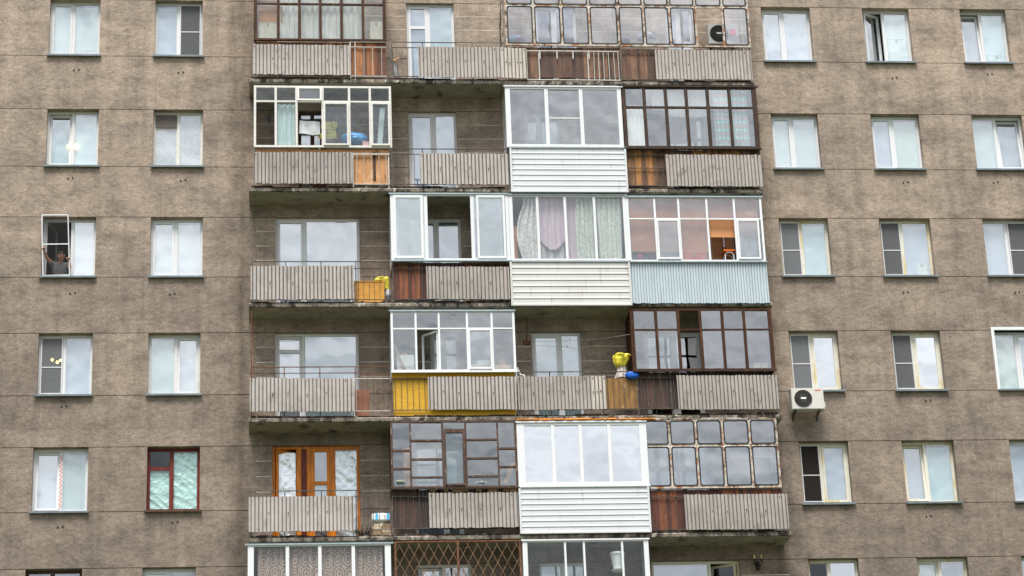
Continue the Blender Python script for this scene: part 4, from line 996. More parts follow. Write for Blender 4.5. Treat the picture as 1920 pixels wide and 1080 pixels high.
def sack(px, ytop, ybot, wt, wb, y, mt, label, seed, folds=7, depth=.8):
    """gathered bag: narrow at one end, creased walls, ragged open end"""
    xc, z0 = W(px, ybot, y); _, z1 = W(px, ytop, y); a, b = wt/86/2, wb/86/2
    def f(u, v):
        t = 2*math.pi*u; q = min(1, v/.86); rr_ = (b+(a-b)*q**.8)*(1+.10*math.sin(folds*t+seed+2*v)*(.5+v)+.16*mnoise.noise(Vector((math.cos(t)*2, math.sin(t)*2+seed, v*4))))
        if v > .86: rr_ *= max(0, 1-(v-.86)/.14)**.5*.98
        if v < .06: rr_ *= .25+.75*v/.06
        zz = z0+(z1-z0)*min(v, .93)+.035*mnoise.noise(Vector((math.cos(t)*1.7, math.sin(t)*1.7, seed)))*v
        return (xc+rr_*math.cos(t)+.02*math.sin(v*3+seed), y+rr_*depth*math.sin(t), zz)
    return MB().grid(f, 56, 24).build('plastic_bag', mt if not isinstance(mt, str) else M[mt], label=label, cat='bag', smooth=True)
M['blue_bag'] = simple('blue_plastic', (.10,.36,.72), .35, .2); M['yel_bag'] = simple('yellow_plastic', (.72,.62,.06), .35, .25, spots=[((.16,.12,.03), 6, .64, (2,2,3))])
bag(664,260,52,22,YF+.25,'blue_bag','blue plastic sack lying inside the flaking white balcony',2,cat='sack')
pbox((680,692,265,273.5),YF+.12,YF+.22,simple('pink_card',(.72,.40,.42),.6),'packet','small pink and white packet on the sill below the blue sack','packet')
# long white board on end
x, z = W(712, 272, YF+.22); x2, z2 = W(717, 203, YF+.22)
MB().obox(((x+x2)/2, YF+.22, (z+z2)/2), (.06,0,0), (0,.012,0), ((x2-x)/2,0,(z2-z)/2)).build('board', simple('white_laminate',(.76,.82,.84),.5), label='tall white board leaning in the right end light of the flaking white balcony', cat='board')

# orange chest, yellow and grey bags on the open balcony
YB = YF+.10
x0, x1 = WX(665,545,YB), WX(720.5,545,YB); z1 = WZ(692,527,YB); c = MB(); ch_z = floorz(2)+.005
c.box(x0, x1, YB, YB+.38, ch_z, z1-.02); c.box(x0-.012, x1+.012, YB-.012, YB+.39, z1-.02, z1); c.box(x0, x0+.04, YB-.006, YB, ch_z, z1-.02); c.box(x1-.04, x1, YB-.006, YB, ch_z, z1-.02)
c.build('chest', simple('orange_painted_wood',(.58,.28,.045),.6,.15,(2,2,2),3), label='orange wooden chest standing behind the railing bars', cat='chest')
sack(712,519,527.5,14,17,YB+.12,'yel_bag','small yellow bag standing on the left of the orange chest lid',4); sack(723.5,518,546,15,16,YB+.2,'yel_bag','taller yellow bag at the right end of the orange chest',9)
bag(728,553,10,22,YB+.02,simple('grey_plastic',(.42,.43,.46),.5,.3),'grey plastic bag on the floor right of the orange chest',5,ry=.1)
# brown board on the rusty rail balcony
b = MB(); x0, z0 = W(664,780,YF+.12); x1, z1 = W(691,732,YF+.3); q_ = (x1-x0)
b.obox(((x0+x1)/2+.01, YF+.2, (floorz(3)+z1)/2), (q_/2,0,0), (0,.010,.002), (.012,.07,(z1-floorz(3))/2))
b.build('board', simple('rust_red_fibreboard',(.22,.095,.055),.8,.1), label='rust red fibreboard leaning behind the railing bars', cat='board')
b = MB(); x0, z0 = W(696,777,YF+.14); x1, _ = W(729,777,YF+.14); b.obox(((x0+x1)/2, YF+.2, floorz(3)+.035), ((x1-x0)/2,0,.004), (0,.07,0), (0,0,.022)); b.build('plank', simple('reddish_plank',(.22,.09,.055),.8,.2), label='reddish plank lying on the slab right of the leaning fibreboard', cat='plank')
# rusty pole with wire coils at the left end
b = MB(); y = YF+.03; x, z1 = W(471.5,578,y); z0 = floorz(3); rr = random.Random(8)
b.tube([(x, y, z0), (x, y, z1-.01)], .012, 6); 
for side_ in (0,):
    xx, _ = W(475.5, 640, y+.05); pts = []
    for i in range(70):
        t = i/69; pts.append((xx+.028*math.cos(i*1.9)+.01*rr.random(), y+.05+.02*math.sin(i*1.9), z0+.45+(z1-z0-.6)*t))
    b.tube(pts, .0055, 4)
x9 = WX(731,580,y); b.tube([(x, y, z1-.05), ((x+x9)/2, y, z1-.045), (x9, y, z1-.03)], .007, 5)
b.build('clothes_pole', M['rust'], label='rusty pole wound with wire at the left end of the rusty rail balcony', cat='pole')
# white goods and plants behind the aluminium glazing over the yellow parapet
YP = YF+.16; fz = floorz(3)
x0, x1 = WX(744,680,YP), WX(777,680,YP); z1 = WZ(760,665,YP); c = empty('refrigerator', ((x0+x1)/2, YP+.25, fz), 'white refrigerator behind the left end light over the yellow parapet', 'refrigerator')
MB().box(x0, x1, YP+.03, YP+.5, fz, z1).build('cabinet', M['white'], c); MB().box(x0+.004, x1-.004, YP, YP+.026, fz+.05, z1-.30).build('door', M['white'], c); MB().box(x0+.004, x1-.004, YP, YP+.026, z1-.29, z1-.004).build('door', M['white'], c)
MB().box(x1-.06, x1-.035, YP-.02, YP, z1-.42, z1-.32).build('handle', M['alu'], c)
a = W(738,645,YP-.06); e = W(760,694,YP-.06); MB().tube([(a[0],YP-.05,a[1]),(e[0],YP-.05,e[1])], .02, 5).build('stick', simple('bare_pine',(.55,.33,.20),.7), label='pine stick leaning against the refrigerator', cat='stick')
def plant(px, py, wpx, hpx, y, label, flower=None, pot=None, seed=0, cat='plant'):
    x, z = W(px, py, y); w_, h_ = wpx/86, hpx/86; rr = random.Random(seed); zb = z-h_/2
    o = empty('potted_plant', (x, y, zb), label, cat)
    lf = MB(); fl = MB(); st = MB()
    for i in range(90):
        t = rr.random(); a = rr.random()*6.283; rad = w_/2*(.25+.75*math.sqrt(rr.random()))*(.5+.6*t)
        p = Vector((x+rad*math.cos(a), y+.12*math.sin(a), zb+h_*(.18+.82*t*rr.uniform(.7,1)))); d = Vector((rr.uniform(-1,1), rr.uniform(-1,1), rr.uniform(-.4,1))).normalized()
        e = d.cross(Vector((0,0,1))).normalized() if abs(d.z) < .95 else Vector((1,0,0)); L_ = rr.uniform(.04,.08)
        if flower and rr.random() < .14: fl.blob(p, .028, .028, .026, 8, 6, .3, 6, i)
        else: lf.face([p, p+d*L_*.5+e*L_*.28, p+d*L_, p+d*L_*.5-e*L_*.28])
    for i in range(7):
        a = rr.random()*6.28; st.tube([(x, y, zb), (x+.1*math.cos(a)*w_, y+.03*math.sin(a), zb+h_*.4), (x+.33*math.cos(a)*w_, y+.08*math.sin(a), zb+h_*rr.uniform(.7,.95))], .006, 4)
    lf.build('leaf_cluster', simple('leaf_green',(.06,.13,.05),.5,.4,(9,9,9),3), o); st.build('stem', simple('stem_green',(.09,.10,.05),.7), o)
    if flower: fl.build('blossom', simple('pink_petal',flower,.6), o, smooth=True)
    pm = simple('terracotta',(.45,.22,.13),.8)
    MB().lathe((x, y, zb-.12), [(.055,0),(.08,.11),(.088,.11),(.088,.14),(.07,.14)], 14).build('pot', pm, o)
plant(758,650,36,34,YP+.12,'green leafy plant standing on the refrigerator',seed=3)
plant(940,655,46,52,YP+.1,'flowering plant with pink blossoms behind the right end light over the yellow parapet',flower=(.72,.16,.22),seed=5)
pbox((884,920,684,691.5),YP,YP+.25,simple('tan_tray',(.62,.42,.28),.7),'tray','tan tray on the ledge behind the opening leaf over the yellow parapet','tray')
pbox((895,918,675,683.6),YP,YP+.2,M['white'],'bowl_box','white food tub on the tan tray','tub')
pbox((925,958,684,692),YP,YP+.25,simple('tan_tray_two',(.60,.38,.24),.7),'tray','tan tray under the pink flowering plant','tray')
# open balcony with the yellow bag
YG = YF+.18
sack(1165.5,662.5,689,35,19,YG,'yel_bag','printed yellow bag stuffed and standing on a clear bag',11)
sack(1165,686,712,17,26,YG+.02,simple('cloudy_plastic',(.52,.44,.40),.35,.3,(4,4,8),4),'cloudy clear bag wedged below the printed yellow bag',12)
bag(1185,704,27,14,YF-.015,simple('bright_blue_plastic',(.015,.12,.55),.3,.3),'bright blue bag draped over the rail',13,ry=.07)
c = empty('garden_chair', (WX(978,700,YF+.3), YF+.3, floorz(3)), 'white plastic chair, its back edge showing over the sheets', 'chair')
cxx, cyy = c.location.x, YF+.3; pl = M['white']; fz = floorz(3)
MB().box(cxx-.22, cxx+.22, cyy-.2, cyy+.2, fz+.42, fz+.45).build('seat', pl, c)
for sx in (-1, 1):
    for sy in (-1, 1): MB().box(cxx+sx*.2-.02, cxx+sx*.2+.02, cyy+sy*.18-.02, cyy+sy*.18+.02, fz, fz+.42).build('leg', pl, c)
za = WZ(973,686,YF+.3); zb_ = WZ(985,703,YF+.3); MB().tube([(cxx-.2,cyy,fz+.45),(cxx-.13,cyy+.02,zb_-.1),(cxx-.09,cyy+.03,za-.03),(cxx-.06,cyy+.03,za-.12),(cxx-.02,cyy+.03,zb_+.01),(cxx+.05,cyy+.02,zb_),(cxx+.10,cyy,zb_-.12),(cxx+.12,cyy,fz+.45)], .02, 6).build('backrest', pl, c)
p0 = W(1065,637,-.08); p1 = W(1183,627,YF+.12); b = MB(); b.tube([(p0[0]-.7,-.02,p0[1]-.02),(p0[0],-.1,p0[1]-.03),((p0[0]+p1[0])/2,-.35,(p0[1]+p1[1])/2-.04),(p1[0],YF+.1,p1[1])], .004, 4)
b.build('clothes_line', M['rail_white'], label='sagging clothes line strung across the open balcony with the yellow bag', cat='line')
for px, py in ((1069,634),(1091,635),(1102,636)):
    x, z = W(px, py, -.16); b = MB(); b.box(x-.007, x, -.165, -.153, z-.045, z+.02); b.obox((x+.006, -.159, z-.012), (.003,0,.0008), (0,.006,0), (.004,0,.032)); b.build('clothes_peg', simple('pale_peg',(.62,.50,.32),.7), label='pale clothes peg clipped on the sagging line', cat='peg', group='pegs on the sagging line')
b = MB(); x, z = W(988,640,-.05); xt, zt = W(988,596,-.35); b.tube([(x-.01,-.02,z),(x-.005,-.1,z+.12),(xt+.01,-.2,z+.26),(xt,-.26,z+.52)], .016, 6); b.obox((x,-.012,z-.03), (.09,0,0), (0,.010,0), (0,0,.05)); b.build('wall_hook', M['rust'], label='bent rusty hook bolted to the wall of the open balcony', cat='hook')
# packs on the lowest open balcony
YK = YF+.10; c = MB(); x0, x1 = WX(697,969,YK), WX(732.5,969,YK); z1 = WZ(714,960,YK); z0 = WZ(714,979,YK)
o = empty('wrapped_pack', ((x0+x1)/2, YK+.12, z0), 'white plastic wrapped pack with blue bands on top of the brick pile', 'pack')
MB().grid(lambda u, v: ((x0+x1)/2+(x1-x0)/2*(1+.05*mnoise.noise(Vector((u*9, v*7, 1))))*max(-1, min(1, 1.35*math.cos(2*math.pi*u)))*min(1, 1.6*math.sin(math.pi*(.06+v*.88))), YK+.12+.13*max(-1, min(1, 1.35*math.sin(2*math.pi*u)))*min(1, 1.6*math.sin(math.pi*(.06+v*.88))), z0+(z1-z0)*v), 32, 10).build('wrap', simple('white_wrap',(.78,.79,.80),.35,.06), o, smooth=True)
for t in (.26, .86): xx = x0+(x1-x0)*t; MB().box(xx-.028, xx+.028, YK-.022, YK-.012, z0+.05, z1-.035).build('blue_band', simple('blue_print',(.08,.42,.72),.4), o)
for t, wd_, lab in ((.30,.36,'stack of pale bricks under the left end of the wrapped pack'),(.80,.34,'stack of pale bricks under the right end of the wrapped pack')):
    b = MB(); rr = random.Random(int(t*10)); z = floorz(4)+.004; xc = x0+(x1-x0)*t
    while z+.06 < z0: d = rr.uniform(-.015,.015); b.box(xc-wd_*.27+d, xc+wd_*.27+d, YK+.02, YK+.22, z, z+.058, rr.choice((0,0,1))); z += .062
    b.build('brick_stack', [simple('pale_brick',(.60,.50,.36),.9,.2,(4,4,4),4), simple('dark_brick',(.30,.21,.13),.9,.2)], label=lab, cat='bricks')
b = MB(); rr = random.Random(6); xc, zc = W(683,992,YK)
for i in range(60): a = rr.uniform(-.16,.16); b.tube([(xc+a*.4, YK+.08, floorz(4)+.005), (xc+a, YK+.06+rr.uniform(-.08,.08), floorz(4)+rr.uniform(.05,.22)), (xc+a*1.6, YK+.05, floorz(4)+rr.uniform(.05,.3))], .005, 3)
b.build('twig_bundle', simple('dark_twigs',(.05,.042,.036),.9,.3), label='dark bundle of twigs on the slab left of the brick stacks', cat='twigs')
# net and mop beside the open top balcony
b = MB(); y = YF+.05; rr = random.Random(5)
a = W(730,92,y); e = W(746,148,y)
for i in range(16): s_ = rr.uniform(-.05,.05); b.tube([(a[0]+rr.uniform(-.02,.05), y+rr.uniform(-.04,.06), a[1]-rr.uniform(0,.1)), ((a[0]+e[0])/2+s_, y+s_, (a[1]+e[1])/2), (e[0]+s_*2, y+s_, e[1]+rr.uniform(0,.15))], .008, 4, rr.choice((0,0,1,2)))
b.build('rag_bundle', [simple('grey_net',(.33,.31,.29),.9), simple('dark_net',(.12,.11,.10),.9), simple('blue_grey_net',(.35,.45,.50),.9)], label='tangle of grey net hanging over the end of the top railing', cat='net')
a = W(736,114,y-.03); e = W(748,108.5,y-.05); MB().obox(((a[0]+e[0])/2,y-.04,(a[1]+e[1])/2),((e[0]-a[0])/2,0,(e[1]-a[1])/2),(0,.012,0),(0,0,.02)).build('wood_scrap', simple('fresh_wood',(.55,.32,.12),.7), label='short piece of fresh wood stuck through the grey net', cat='wood')
# behind the rusty rounded glazing
bag(966,76,42,16,YF+.22,simple('blue_red_cloth',(.22,.44,.62),.7,.2,(3,3,3),3,spots=[((.60,.18,.12),2.5,.56)]),'blue and red blanket heaped in the left corner of the rusty rounded glazing',21,cat='blanket',name='blanket')
bag(1212,72,38,26,YF+.25,simple('white_cloth',(.66,.66,.68),.8,.1),'white bundle behind the lower middle of the rounded top glazing',22,cat='bundle',name='bundle')
bag(1172,78,20,12,YF+.25,simple('dark_blue_cloth',(.16,.17,.24),.8,.2),'dark blue bundle left of the white bundle',23,cat='bundle',name='bundle')
# stool and case in the aluminium balcony
c = empty('stool', (WX(1367,480,YF+.3), YF+.3, floorz(2)), 'stool with an orange seat and bent metal legs in the open light', 'stool'); cx_ = c.location.x; zs_ = WZ(1367,474,YF+.3)
MB().box(cx_-.14, cx_+.12, YF+.18, YF+.42, zs_, zs_+.04).build('seat', simple('orange_vinyl',(.72,.14,.02),.5), c)
for d in (-.1, .1): MB().tube([(cx_-.12,YF+.3+d,floorz(2)),(cx_-.11,YF+.3+d,zs_-.09),(cx_-.06,YF+.3+d,zs_-.03),(cx_+.04,YF+.3+d,zs_-.03),(cx_+.09,YF+.3+d,zs_-.09),(cx_+.10,YF+.3+d,floorz(2))], .012, 6).build('leg', M['alu'], c)
pbox((1183,1216,479,491),YI,YI+.2,simple('dark_case',(.10,.10,.13),.5),'tool_case','dark tool case in the lower left corner of the aluminium balcony','case')
x, z = W(1200,481,YI-.02); MB().blob((x,YI-.03,z), .05,.02,.05,12,8,.05).build('knob', simple('red_plastic',(.75,.06,.05),.4), label='round red knob shining before the dark tool case', cat='knob', smooth=True)
pbox((1279,1325,474,491),YI,YI+.1,simple('red_panel',(.72,.20,.12),.6),'red_cloth_box','red box under the bamboo blind of the middle light','box')
# hanging pot, lowest row
x, z = W(1158,1052,YF+.2); o = empty('flower_pot', (x, YF+.2, z-.2), 'white ribbed flower pot on the sill of the lowest sliding glazing', 'flower pot')
MB().lathe((x,YF+.2,z-.2), [(.10,0),(.155,.34),(.17,.34),(.17,.385),(.15,.385)], 22).build('pot', M['white'], o)
MB().lathe((x,YF+.2,z-.23), [(.13,0),(.15,.03),(.12,.03)], 18).build('saucer', M['white'], o)
# box behind the brown row 3 glazing, cloth bundles in the peeling one
pbox((1414,1440,680,694),YI,YI+.2,cream,'storage_box','cream box in the lower right corner of the red brown glazing','box')
bag(902,908,40,12,YI+.05,simple('grey_rags',(.30,.30,.30),.9,.4,(9,9,9),3),'grey rags heaped behind the peeling brown glazing',31,cat='rags',name='rag_heap'); bag(750,907,26,12,YI+.03,simple('green_rags',(.20,.24,.18),.9,.4,(9,9,9),3),'greenish rags in the left corner of the peeling brown glazing',32,cat='rags',name='rag_heap')
for pts, lab in ((((763,840),(763,912)),'upright orange plank behind the left lights of the peeling brown glazing'),(((948,905),(962,868)),'slanting orange plank in the right corner of the peeling brown glazing')):
    a, e = W(*pts[0], YI), W(*pts[1], YI); d = Vector((e[0]-a[0], 0, e[1]-a[1])); sx = .07 if abs(d.x) < .05 else .05
    MB().obox(((a[0]+e[0])/2,YI,(a[1]+e[1])/2),(sx,0,0),(0,.012,0),tuple(d/2)).build('plank', simple('orange_plank',(.58,.30,.15),.7,.2,(9,9,1),3), label=lab, cat='plank')
# cable down the wall of the top balcony, small white fittings
b = MB(); pts = [W(940,0,-.03),W(939,20,-.03),W(937,50,-.03),W(939,88,-.03)]; b.tube([(p[0],-.03,p[1]) for p in pts], .012, 5); b.build('cable', M['black'], BLD)

# air conditioners
def aircon(px, py, wpx, hpx, y, label, badge, fan=(.36,.5), depth=.26):
    x0, z0 = W(px-wpx/2, py+hpx/2, y); x1, z1 = W(px+wpx/2, py-hpx/2, y); o = empty('air_conditioner', ((x0+x1)/2, y+depth/2, z0), label, 'air conditioner')
    body = simple('ivory_enamel',(.60,.58,.54),.4,.05); h = z1-z0; w_ = x1-x0; b = MB(); e = .012
    b.box(x0+e, x1-e, y, y+e, z0+e, z1-e); b.box(x0, x1, y+e, y+depth, z0, z1-e*.5); b.box(x0-.004, x1+.004, y+.02, y+depth+.004, z1-.03, z1); b.box(x1, x1+.035, y+.06, y+depth-.04, z0+.06, z0+h*.36)
    b.build('body', body, o)
    cx, cz = x0+w_*fan[0], z0+h*fan[1]; rad = h*.40
    MB().lathe((cx,y-.002,cz), [(rad*.96,0),(rad,-.012),(rad*1.03,-.004),(rad*1.03,.0)], 28, axis='y').build('fan_recess', simple('dark_recess',(.17,.165,.155),.7), o)
    gr = MB()
    for i in range(18): t = 2*math.pi*i/18; gr.box(-.0022,.0022,-.003,.003,.05,rad*.97); n8 = 8; M3 = Matrix.Rotation(t,3,'Y'); gr.v[-n8:] = [tuple(M3@Vector(v)+Vector((cx,y-.02,cz))) for v in gr.v[-n8:]]
    for k in (.4,.62,.84): gr.tube([(cx+rad*k*math.cos(2*math.pi*i/24),y-.02,cz+rad*k*math.sin(2*math.pi*i/24)) for i in range(25)], .0022, 4)
    gr.build('fan_grille', simple('grille_wire',(.26,.25,.235),.5), o)
    MB().box(cx-.06,cx+.06,y-.028,y-.024,cz-.022,cz+.022).build('hub_badge', M['white'], o)
    MB().box(x0+w_*badge[0],x0+w_*badge[1],y-.003,y-.0005,z0+h*badge[2],z0+h*badge[3]).build('badge', simple('red_print',badge[4],.5), o)
    br = MB()
    for t in (.12, .86): xx = x0+w_*t; br.box(xx-.015,xx+.015,y+.03,min(-.001,y+.6),z0-.035,z0-.004); br.obox((xx,(y+.10)/2,z0-.15),(.012,0,0),(0,(abs(y)-.10)/2,.0),(0,0,.012)) if False else br.tube([(xx,y+.06,z0-.03),(xx,-.012,z0-.13)],.010,5); br.box(xx-.015,xx+.015,-.02,-.001,z0-.16,z0-.036)
    br.build('bracket', M['rail'], o)
    return o
aircon(1514.5,747,57,40,-.42,'ivory air conditioner on brackets under the yellowed window',(.74,.92,.86,.91,(.70,.10,.10)))
aircon(1356,63,53,38,-.42,'ivory air conditioner with a red sticker behind the missing rounded light',(.72,.93,.42,.72,(.80,.08,.16)))

# wall lamp at the bottom
x, z = W(1421,1055,-.10); o = empty('wall_lamp', (x,-.1,z-.15), 'black wrought wall lamp with two candle tubes at the bottom edge', 'wall lamp'); bl = M['black']
MB().lathe((x,-.03,z-.02), [(.05,0),(.055,-.015),(.03,-.03)], 12, axis='y').blob((x,-.08,z-.02), .045,.045,.07,12,8,.1).blob((x,-.08,z-.12), .05,.05,.05,12,8,.1).build('wall_plate', bl, o, smooth=True)
for s_ in (-1, 1):
    MB().tube([(x,-.08,z-.06),(x+s_*.06,-.12,z-.07),(x+s_*.085,-.14,z),(x+s_*.08,-.14,z+.05)],.014,6).lathe((x+s_*.08,-.14,z+.04),[(.02,0),(.04,.02),(.042,.03),(.02,.03)],10).build('arm', bl, o)
    MB().lathe((x+s_*.08,-.14,z+.071),[(.019,0),(.019,.10),(.015,.10)],10).build('candle_tube', simple('ivory_tube',(.72,.55,.25),.5), o)

# lamps burning indoors
def chandelier(pts, y, label, s=9, col=(1,.62,.18), r=.035):
    P = [(*W(a, b, y),) for a, b in pts]; cx = sum(p[0] for p in P)/len(P); cz = sum(p[1] for p in P)/len(P)
    o = empty('ceiling_lamp', (cx, y, cz), label, 'ceiling lamp')
    MB().tube([(cx,y+.05,cz-.02),(cx,y+.05,cz+.75)],.008,5).build('stem', M['brown'], o)
    for p in P:
        MB().tube([(cx,y+.05,cz),(p[0],y+.02,p[1]-.03),(p[0],y,p[1]-.02)],.006,4).build('arm', M['brown'], o)
        MB().blob((p[0],y,p[1]+.01),r,r,r,12,8,0).build('bulb', glow('lit_bulb',col,s), o, smooth=True)
chandelier([(98,675.5),(107.5,680),(113.5,676.5)], .9, 'three lit bulbs of a ceiling lamp behind the screened window')
chandelier([(129,275),(142,275)], .18, 'lit oval lamp glowing between the two teal blinds', 3.0, (1,.66,.22), .05)

# small things on window ledges
pbox((131,161,727,740),.24,.36,simple('pale_appliance',(.78,.84,.84),.5),'kitchen_scale','pale appliance on the ledge of the window with three lit bulbs','appliance')
pbox((131,140,711,726.7),.25,.33,simple('pale_jug',(.80,.85,.85),.5),'jug','pale narrow jug standing on the ledge appliance','jug')
pbox((152,184,94,103),.20,.22,M['white'],'paper','white sheet propped on the ledge of the top left window','paper')
pbox((1719,1739,493,516.5),.20,.22,simple('pale_card',(.74,.80,.77),.6),'card','pale card propped in the window with a tilted screened leaf','card')
pbox((1666,1699,73,116.5),.20,.22,simple('pale_board',(.72,.80,.80),.6),'card','tall pale board standing in the window with the leaf ajar','board')
pbox((1853,1885,103,115),.20,.28,simple('pale_teal_box',(.66,.80,.80),.6),'storage_box','pale box on the ledge of the top right window','box')

# ------------------------------------------------------------------ person and the insect screen held out of the window
def pt(px, py, y): x, z = W(px, py, y); return Vector((x, y, z))
skin = simple('skin', (.50,.235,.155), .55, .06); shirt = simple('grey_jersey', (.13,.13,.135), .9, .1); hairm = simple('dark_hair', (.03,.022,.017), .8, .4, (20,20,5), 4)
def skinned(name, verts, edges, radii, mt, parent, root=0, sub=2):
    me = bpy.data.meshes.new(name); off = parent_world(parent) if parent else Vector()
    me.from_pydata([tuple(Vector(v)-off) for v in verts], edges, []); o = bpy.data.objects.new(name, me); COL.objects.link(o); o.parent = parent
    md = o.modifiers.new('skin', 'SKIN'); md.use_smooth_shade = True
    for i, r_ in enumerate(radii):
        sv = me.skin_vertices[0].data[i]; sv.radius = r_ if isinstance(r_, tuple) else (r_, r_); sv.use_root = (i == root)
    sd = o.modifiers.new('sub', 'SUBSURF'); sd.levels = sub; sd.render_levels = sub
    me.materials.append(mt); return o
yp = .20
neck = pt(113,492,yp); sl_ = pt(99,496,yp); sr_ = pt(127.5,498,yp); chest = pt(113,505,yp+.03); pel = chest+Vector((0,.06,-.42))
hl = pt(82.0,468.5,-.075); el = pt(88,484,.02); hr = pt(129.5,487.5,-.06); er = pt(131,503,.06)
head_c = pt(114.5,481,yp-.06)
PER = empty('person', (pel.x, pel.y, pel.z-.5), 'person in a grey t-shirt at the open window holding a white framed insect screen', 'person')
V = [pel, chest+Vector((0,0,-.12)), chest, neck+Vector((0,0,-.03)), neck+Vector((0,-.02,.05)), head_c+Vector((0,.02,-.02))]; E = [(0,1),(1,2),(2,3),(3,4),(4,5)]; R = [(.15,.11),(.155,.11),(.16,.11),(.07,.07),(.052,.055),(.06,.06)]
kl, kr = pel+Vector((-.10,.02,-.45)), pel+Vector((.10,.02,-.45)); V += [kl, kr]; E += [(0,6),(0,7)]; R += [.085,.085]
def arm(sh, elb, hand, thumb):
    b = len(V); wr = elb+(hand-elb)*.86
    V.extend([sh, elb, wr, hand]); E.extend([(2,b),(b,b+1),(b+1,b+2),(b+2,b+3)]); R.extend([.06,.042,.028,(.032,.018)])
    d = (hand-wr).normalized(); up = Vector((0,0,1)); lat = d.cross(Vector((0,-1,0))).normalized()
    for k, (o_, ln) in enumerate(((-.030,.055),(-.010,.064),(.010,.060),(.030,.046))):
        c = len(V); p0 = hand+lat*o_*.8+d*.02; p1 = p0+d*ln*.5+Vector((thumb*.006,-.022,0)); p2 = p1+Vector((thumb*.022,-.012,0))-d*.006; p3 = p2+Vector((thumb*.016,.014,0))-d*.012
        V.extend([p0,p1,p2,p3]); E.extend([(b+3,c),(c,c+1),(c+1,c+2),(c+2,c+3)]); R.extend([.011,.010,.009,.0075])
    c = len(V); t0 = wr+(hand-wr)*.5+lat*-.03; V.extend([t0, t0+Vector((thumb*.02,-.02,.01))+d*.02, t0+Vector((thumb*.035,-.01,.012))+d*.035]); E.extend([(b+2,c),(c,c+1),(c+1,c+2)]); R.extend([.013,.011,.009])
arm(sl_, el, hl, 1); arm(sr_, er, hr, -1)
skinned('body', V, E, R, skin, PER)
TV = [pel, chest+Vector((0,0,-.12)), chest+Vector((0,0,.03)), neck+Vector((0,.0,-.035)), sl_, sl_+(el-sl_)*.55, sr_, sr_+(er-sr_)*.6]; skinned('t_shirt', TV, [(0,1),(1,2),(2,3),(2,4),(4,5),(2,6),(6,7)], [(.175,.13),(.178,.13),(.178,.13),(.085,.085),.082,.066,.082,.066], shirt, PER)
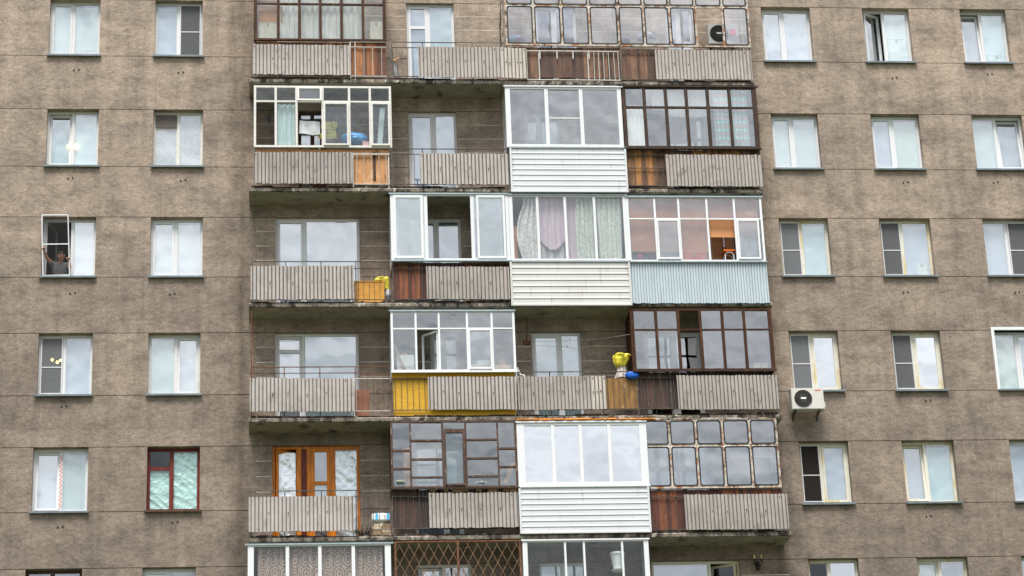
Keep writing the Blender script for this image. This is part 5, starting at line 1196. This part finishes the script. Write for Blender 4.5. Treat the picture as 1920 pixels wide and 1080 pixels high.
def head(c):
    b = MB(); tl = Matrix.Rotation(-.5,3,'Z')@Matrix.Rotation(.42,3,'X')@Matrix.Rotation(.08,3,'Y')      # looks down and a little to the side
    def f(u, v):
        a = 2*math.pi*u; h = math.pi*(v-.5); p = Vector((math.cos(a)*math.cos(h), math.sin(a)*math.cos(h), math.sin(h)))
        x, y, z = p.x*.076, p.y*.095, p.z*.118
        if z < -.02: k = 1-.32*min(1, (-z-.02)/.09); x *= k; y *= k if y > 0 else (1-.12*min(1, (-z-.02)/.09))
        if y < -.02:
            y -= .032*math.exp(-((x/.014)**2+((z+.016)/.026)**2)); y += .012*(math.exp(-(((x-.031)/.016)**2+((z-.015)/.013)**2))+math.exp(-(((x+.031)/.016)**2+((z-.015)/.013)**2)))
            y -= .007*math.exp(-((x/.05)**2+((z-.036)/.010)**2)); y -= .008*math.exp(-((x/.022)**2+((z+.055)/.008)**2)); y += .004*math.exp(-((x/.026)**2+((z+.060)/.003)**2)); y -= .008*math.exp(-((x/.02)**2+((z+.098)/.014)**2))
        return c+tl@Vector((x, y, z))
    b.grid(f, 56, 40)
    for s_ in (-1, 1): b.blob(c+tl@Vector((s_*.079,.008,-.002)), .012,.022,.032,10,8,.1)
    ey = MB()
    for s_ in (-1, 1): ey.blob(c+tl@Vector((s_*.031,-.076,.014)), .012,.008,.007,10,6,0)
    hr_ = MB()
    def g(u, v):
        a = 2*math.pi*u; fr = -math.sin(a)                       # fr: 1 at the forehead, -1 at the nape
        lo = (.50+.13*math.sin(a*9)*.3 if fr > .75 else .60 if fr > .45 else .60-1.0*(.45-fr)/.45 if fr > 0 else -.40-.25*max(0, -fr))
        if -.12 < fr < .12: lo = -.12 if fr > 0 else -.05
        lo += .05*mnoise.noise(Vector((math.cos(a)*5, math.sin(a)*5, 3)))
        h = lo+(math.pi/2-lo)*v; p = Vector((math.cos(a)*math.cos(h), math.sin(a)*math.cos(h), math.sin(h)))
        k = 1.015+.055*min(1, v*5)+.03*mnoise.noise(p*11); sh = 1-.25*max(0, min(1, (-p.z)/.8)); return c+tl@Vector((p.x*.078*k*sh, p.y*.098*k, p.z*.121*k))
    hr_.grid(g, 72, 14)
    return b, ey, hr_
hb, ey, hr_ = head(head_c)
hb.build('head', skin, PER, smooth=True); lp = MB(); tl = Matrix.Rotation(-.5,3,'Z')@Matrix.Rotation(.42,3,'X')@Matrix.Rotation(.08,3,'Y')
lp.blob(head_c+tl@Vector((0,-.083,-.057)), .022,.010,.007,14,8,.05).build('lips', simple('lips', (.36,.13,.10), .5), PER, smooth=True)
for s_ in (-1, 1): MB().blob(head_c+tl@Vector((s_*.032,-.083,.033)), .019,.008,.005,12,6,.1).build('eyebrow', hairm, PER, smooth=True)
ey.build('eyes', simple('eye', (.05,.04,.035), .3), PER, smooth=True); hr_.build('hair', hairm, PER, smooth=True)
# the screen, tipped out at its top
ys_t, ys_b = -.16, -.055
c00, c10, c11, c01 = pt(80.5,517,ys_b), pt(130.5,515.5,ys_b), pt(127.5,403,ys_t), pt(78.5,403,ys_t)
SC = MB(); wv = .0125
def bar(a, b, w_=.0125, mat=0):
    d = (b-a); n_ = Vector((0,-1,0)); s_ = d.cross(n_).normalized(); SC.obox((a+b)/2, d/2, s_*w_, n_*.006, mat)
for a, b in ((c00,c10),(c10,c11),(c11,c01),(c01,c00)): bar(a, b)
m0, m1 = c00+(c01-c00)*.515, c10+(c11-c10)*.515; bar(m0, m1)
SCR = SC.build('insect_screen', M['pvc'], label='white framed insect screen held out in front of the open window', cat='insect screen')
nn = MB(); nn.face([c00,c10,m1,m0]); nn.face([m0,m1,c11,c01]); nn.build('netting', M['net_held'], SCR)
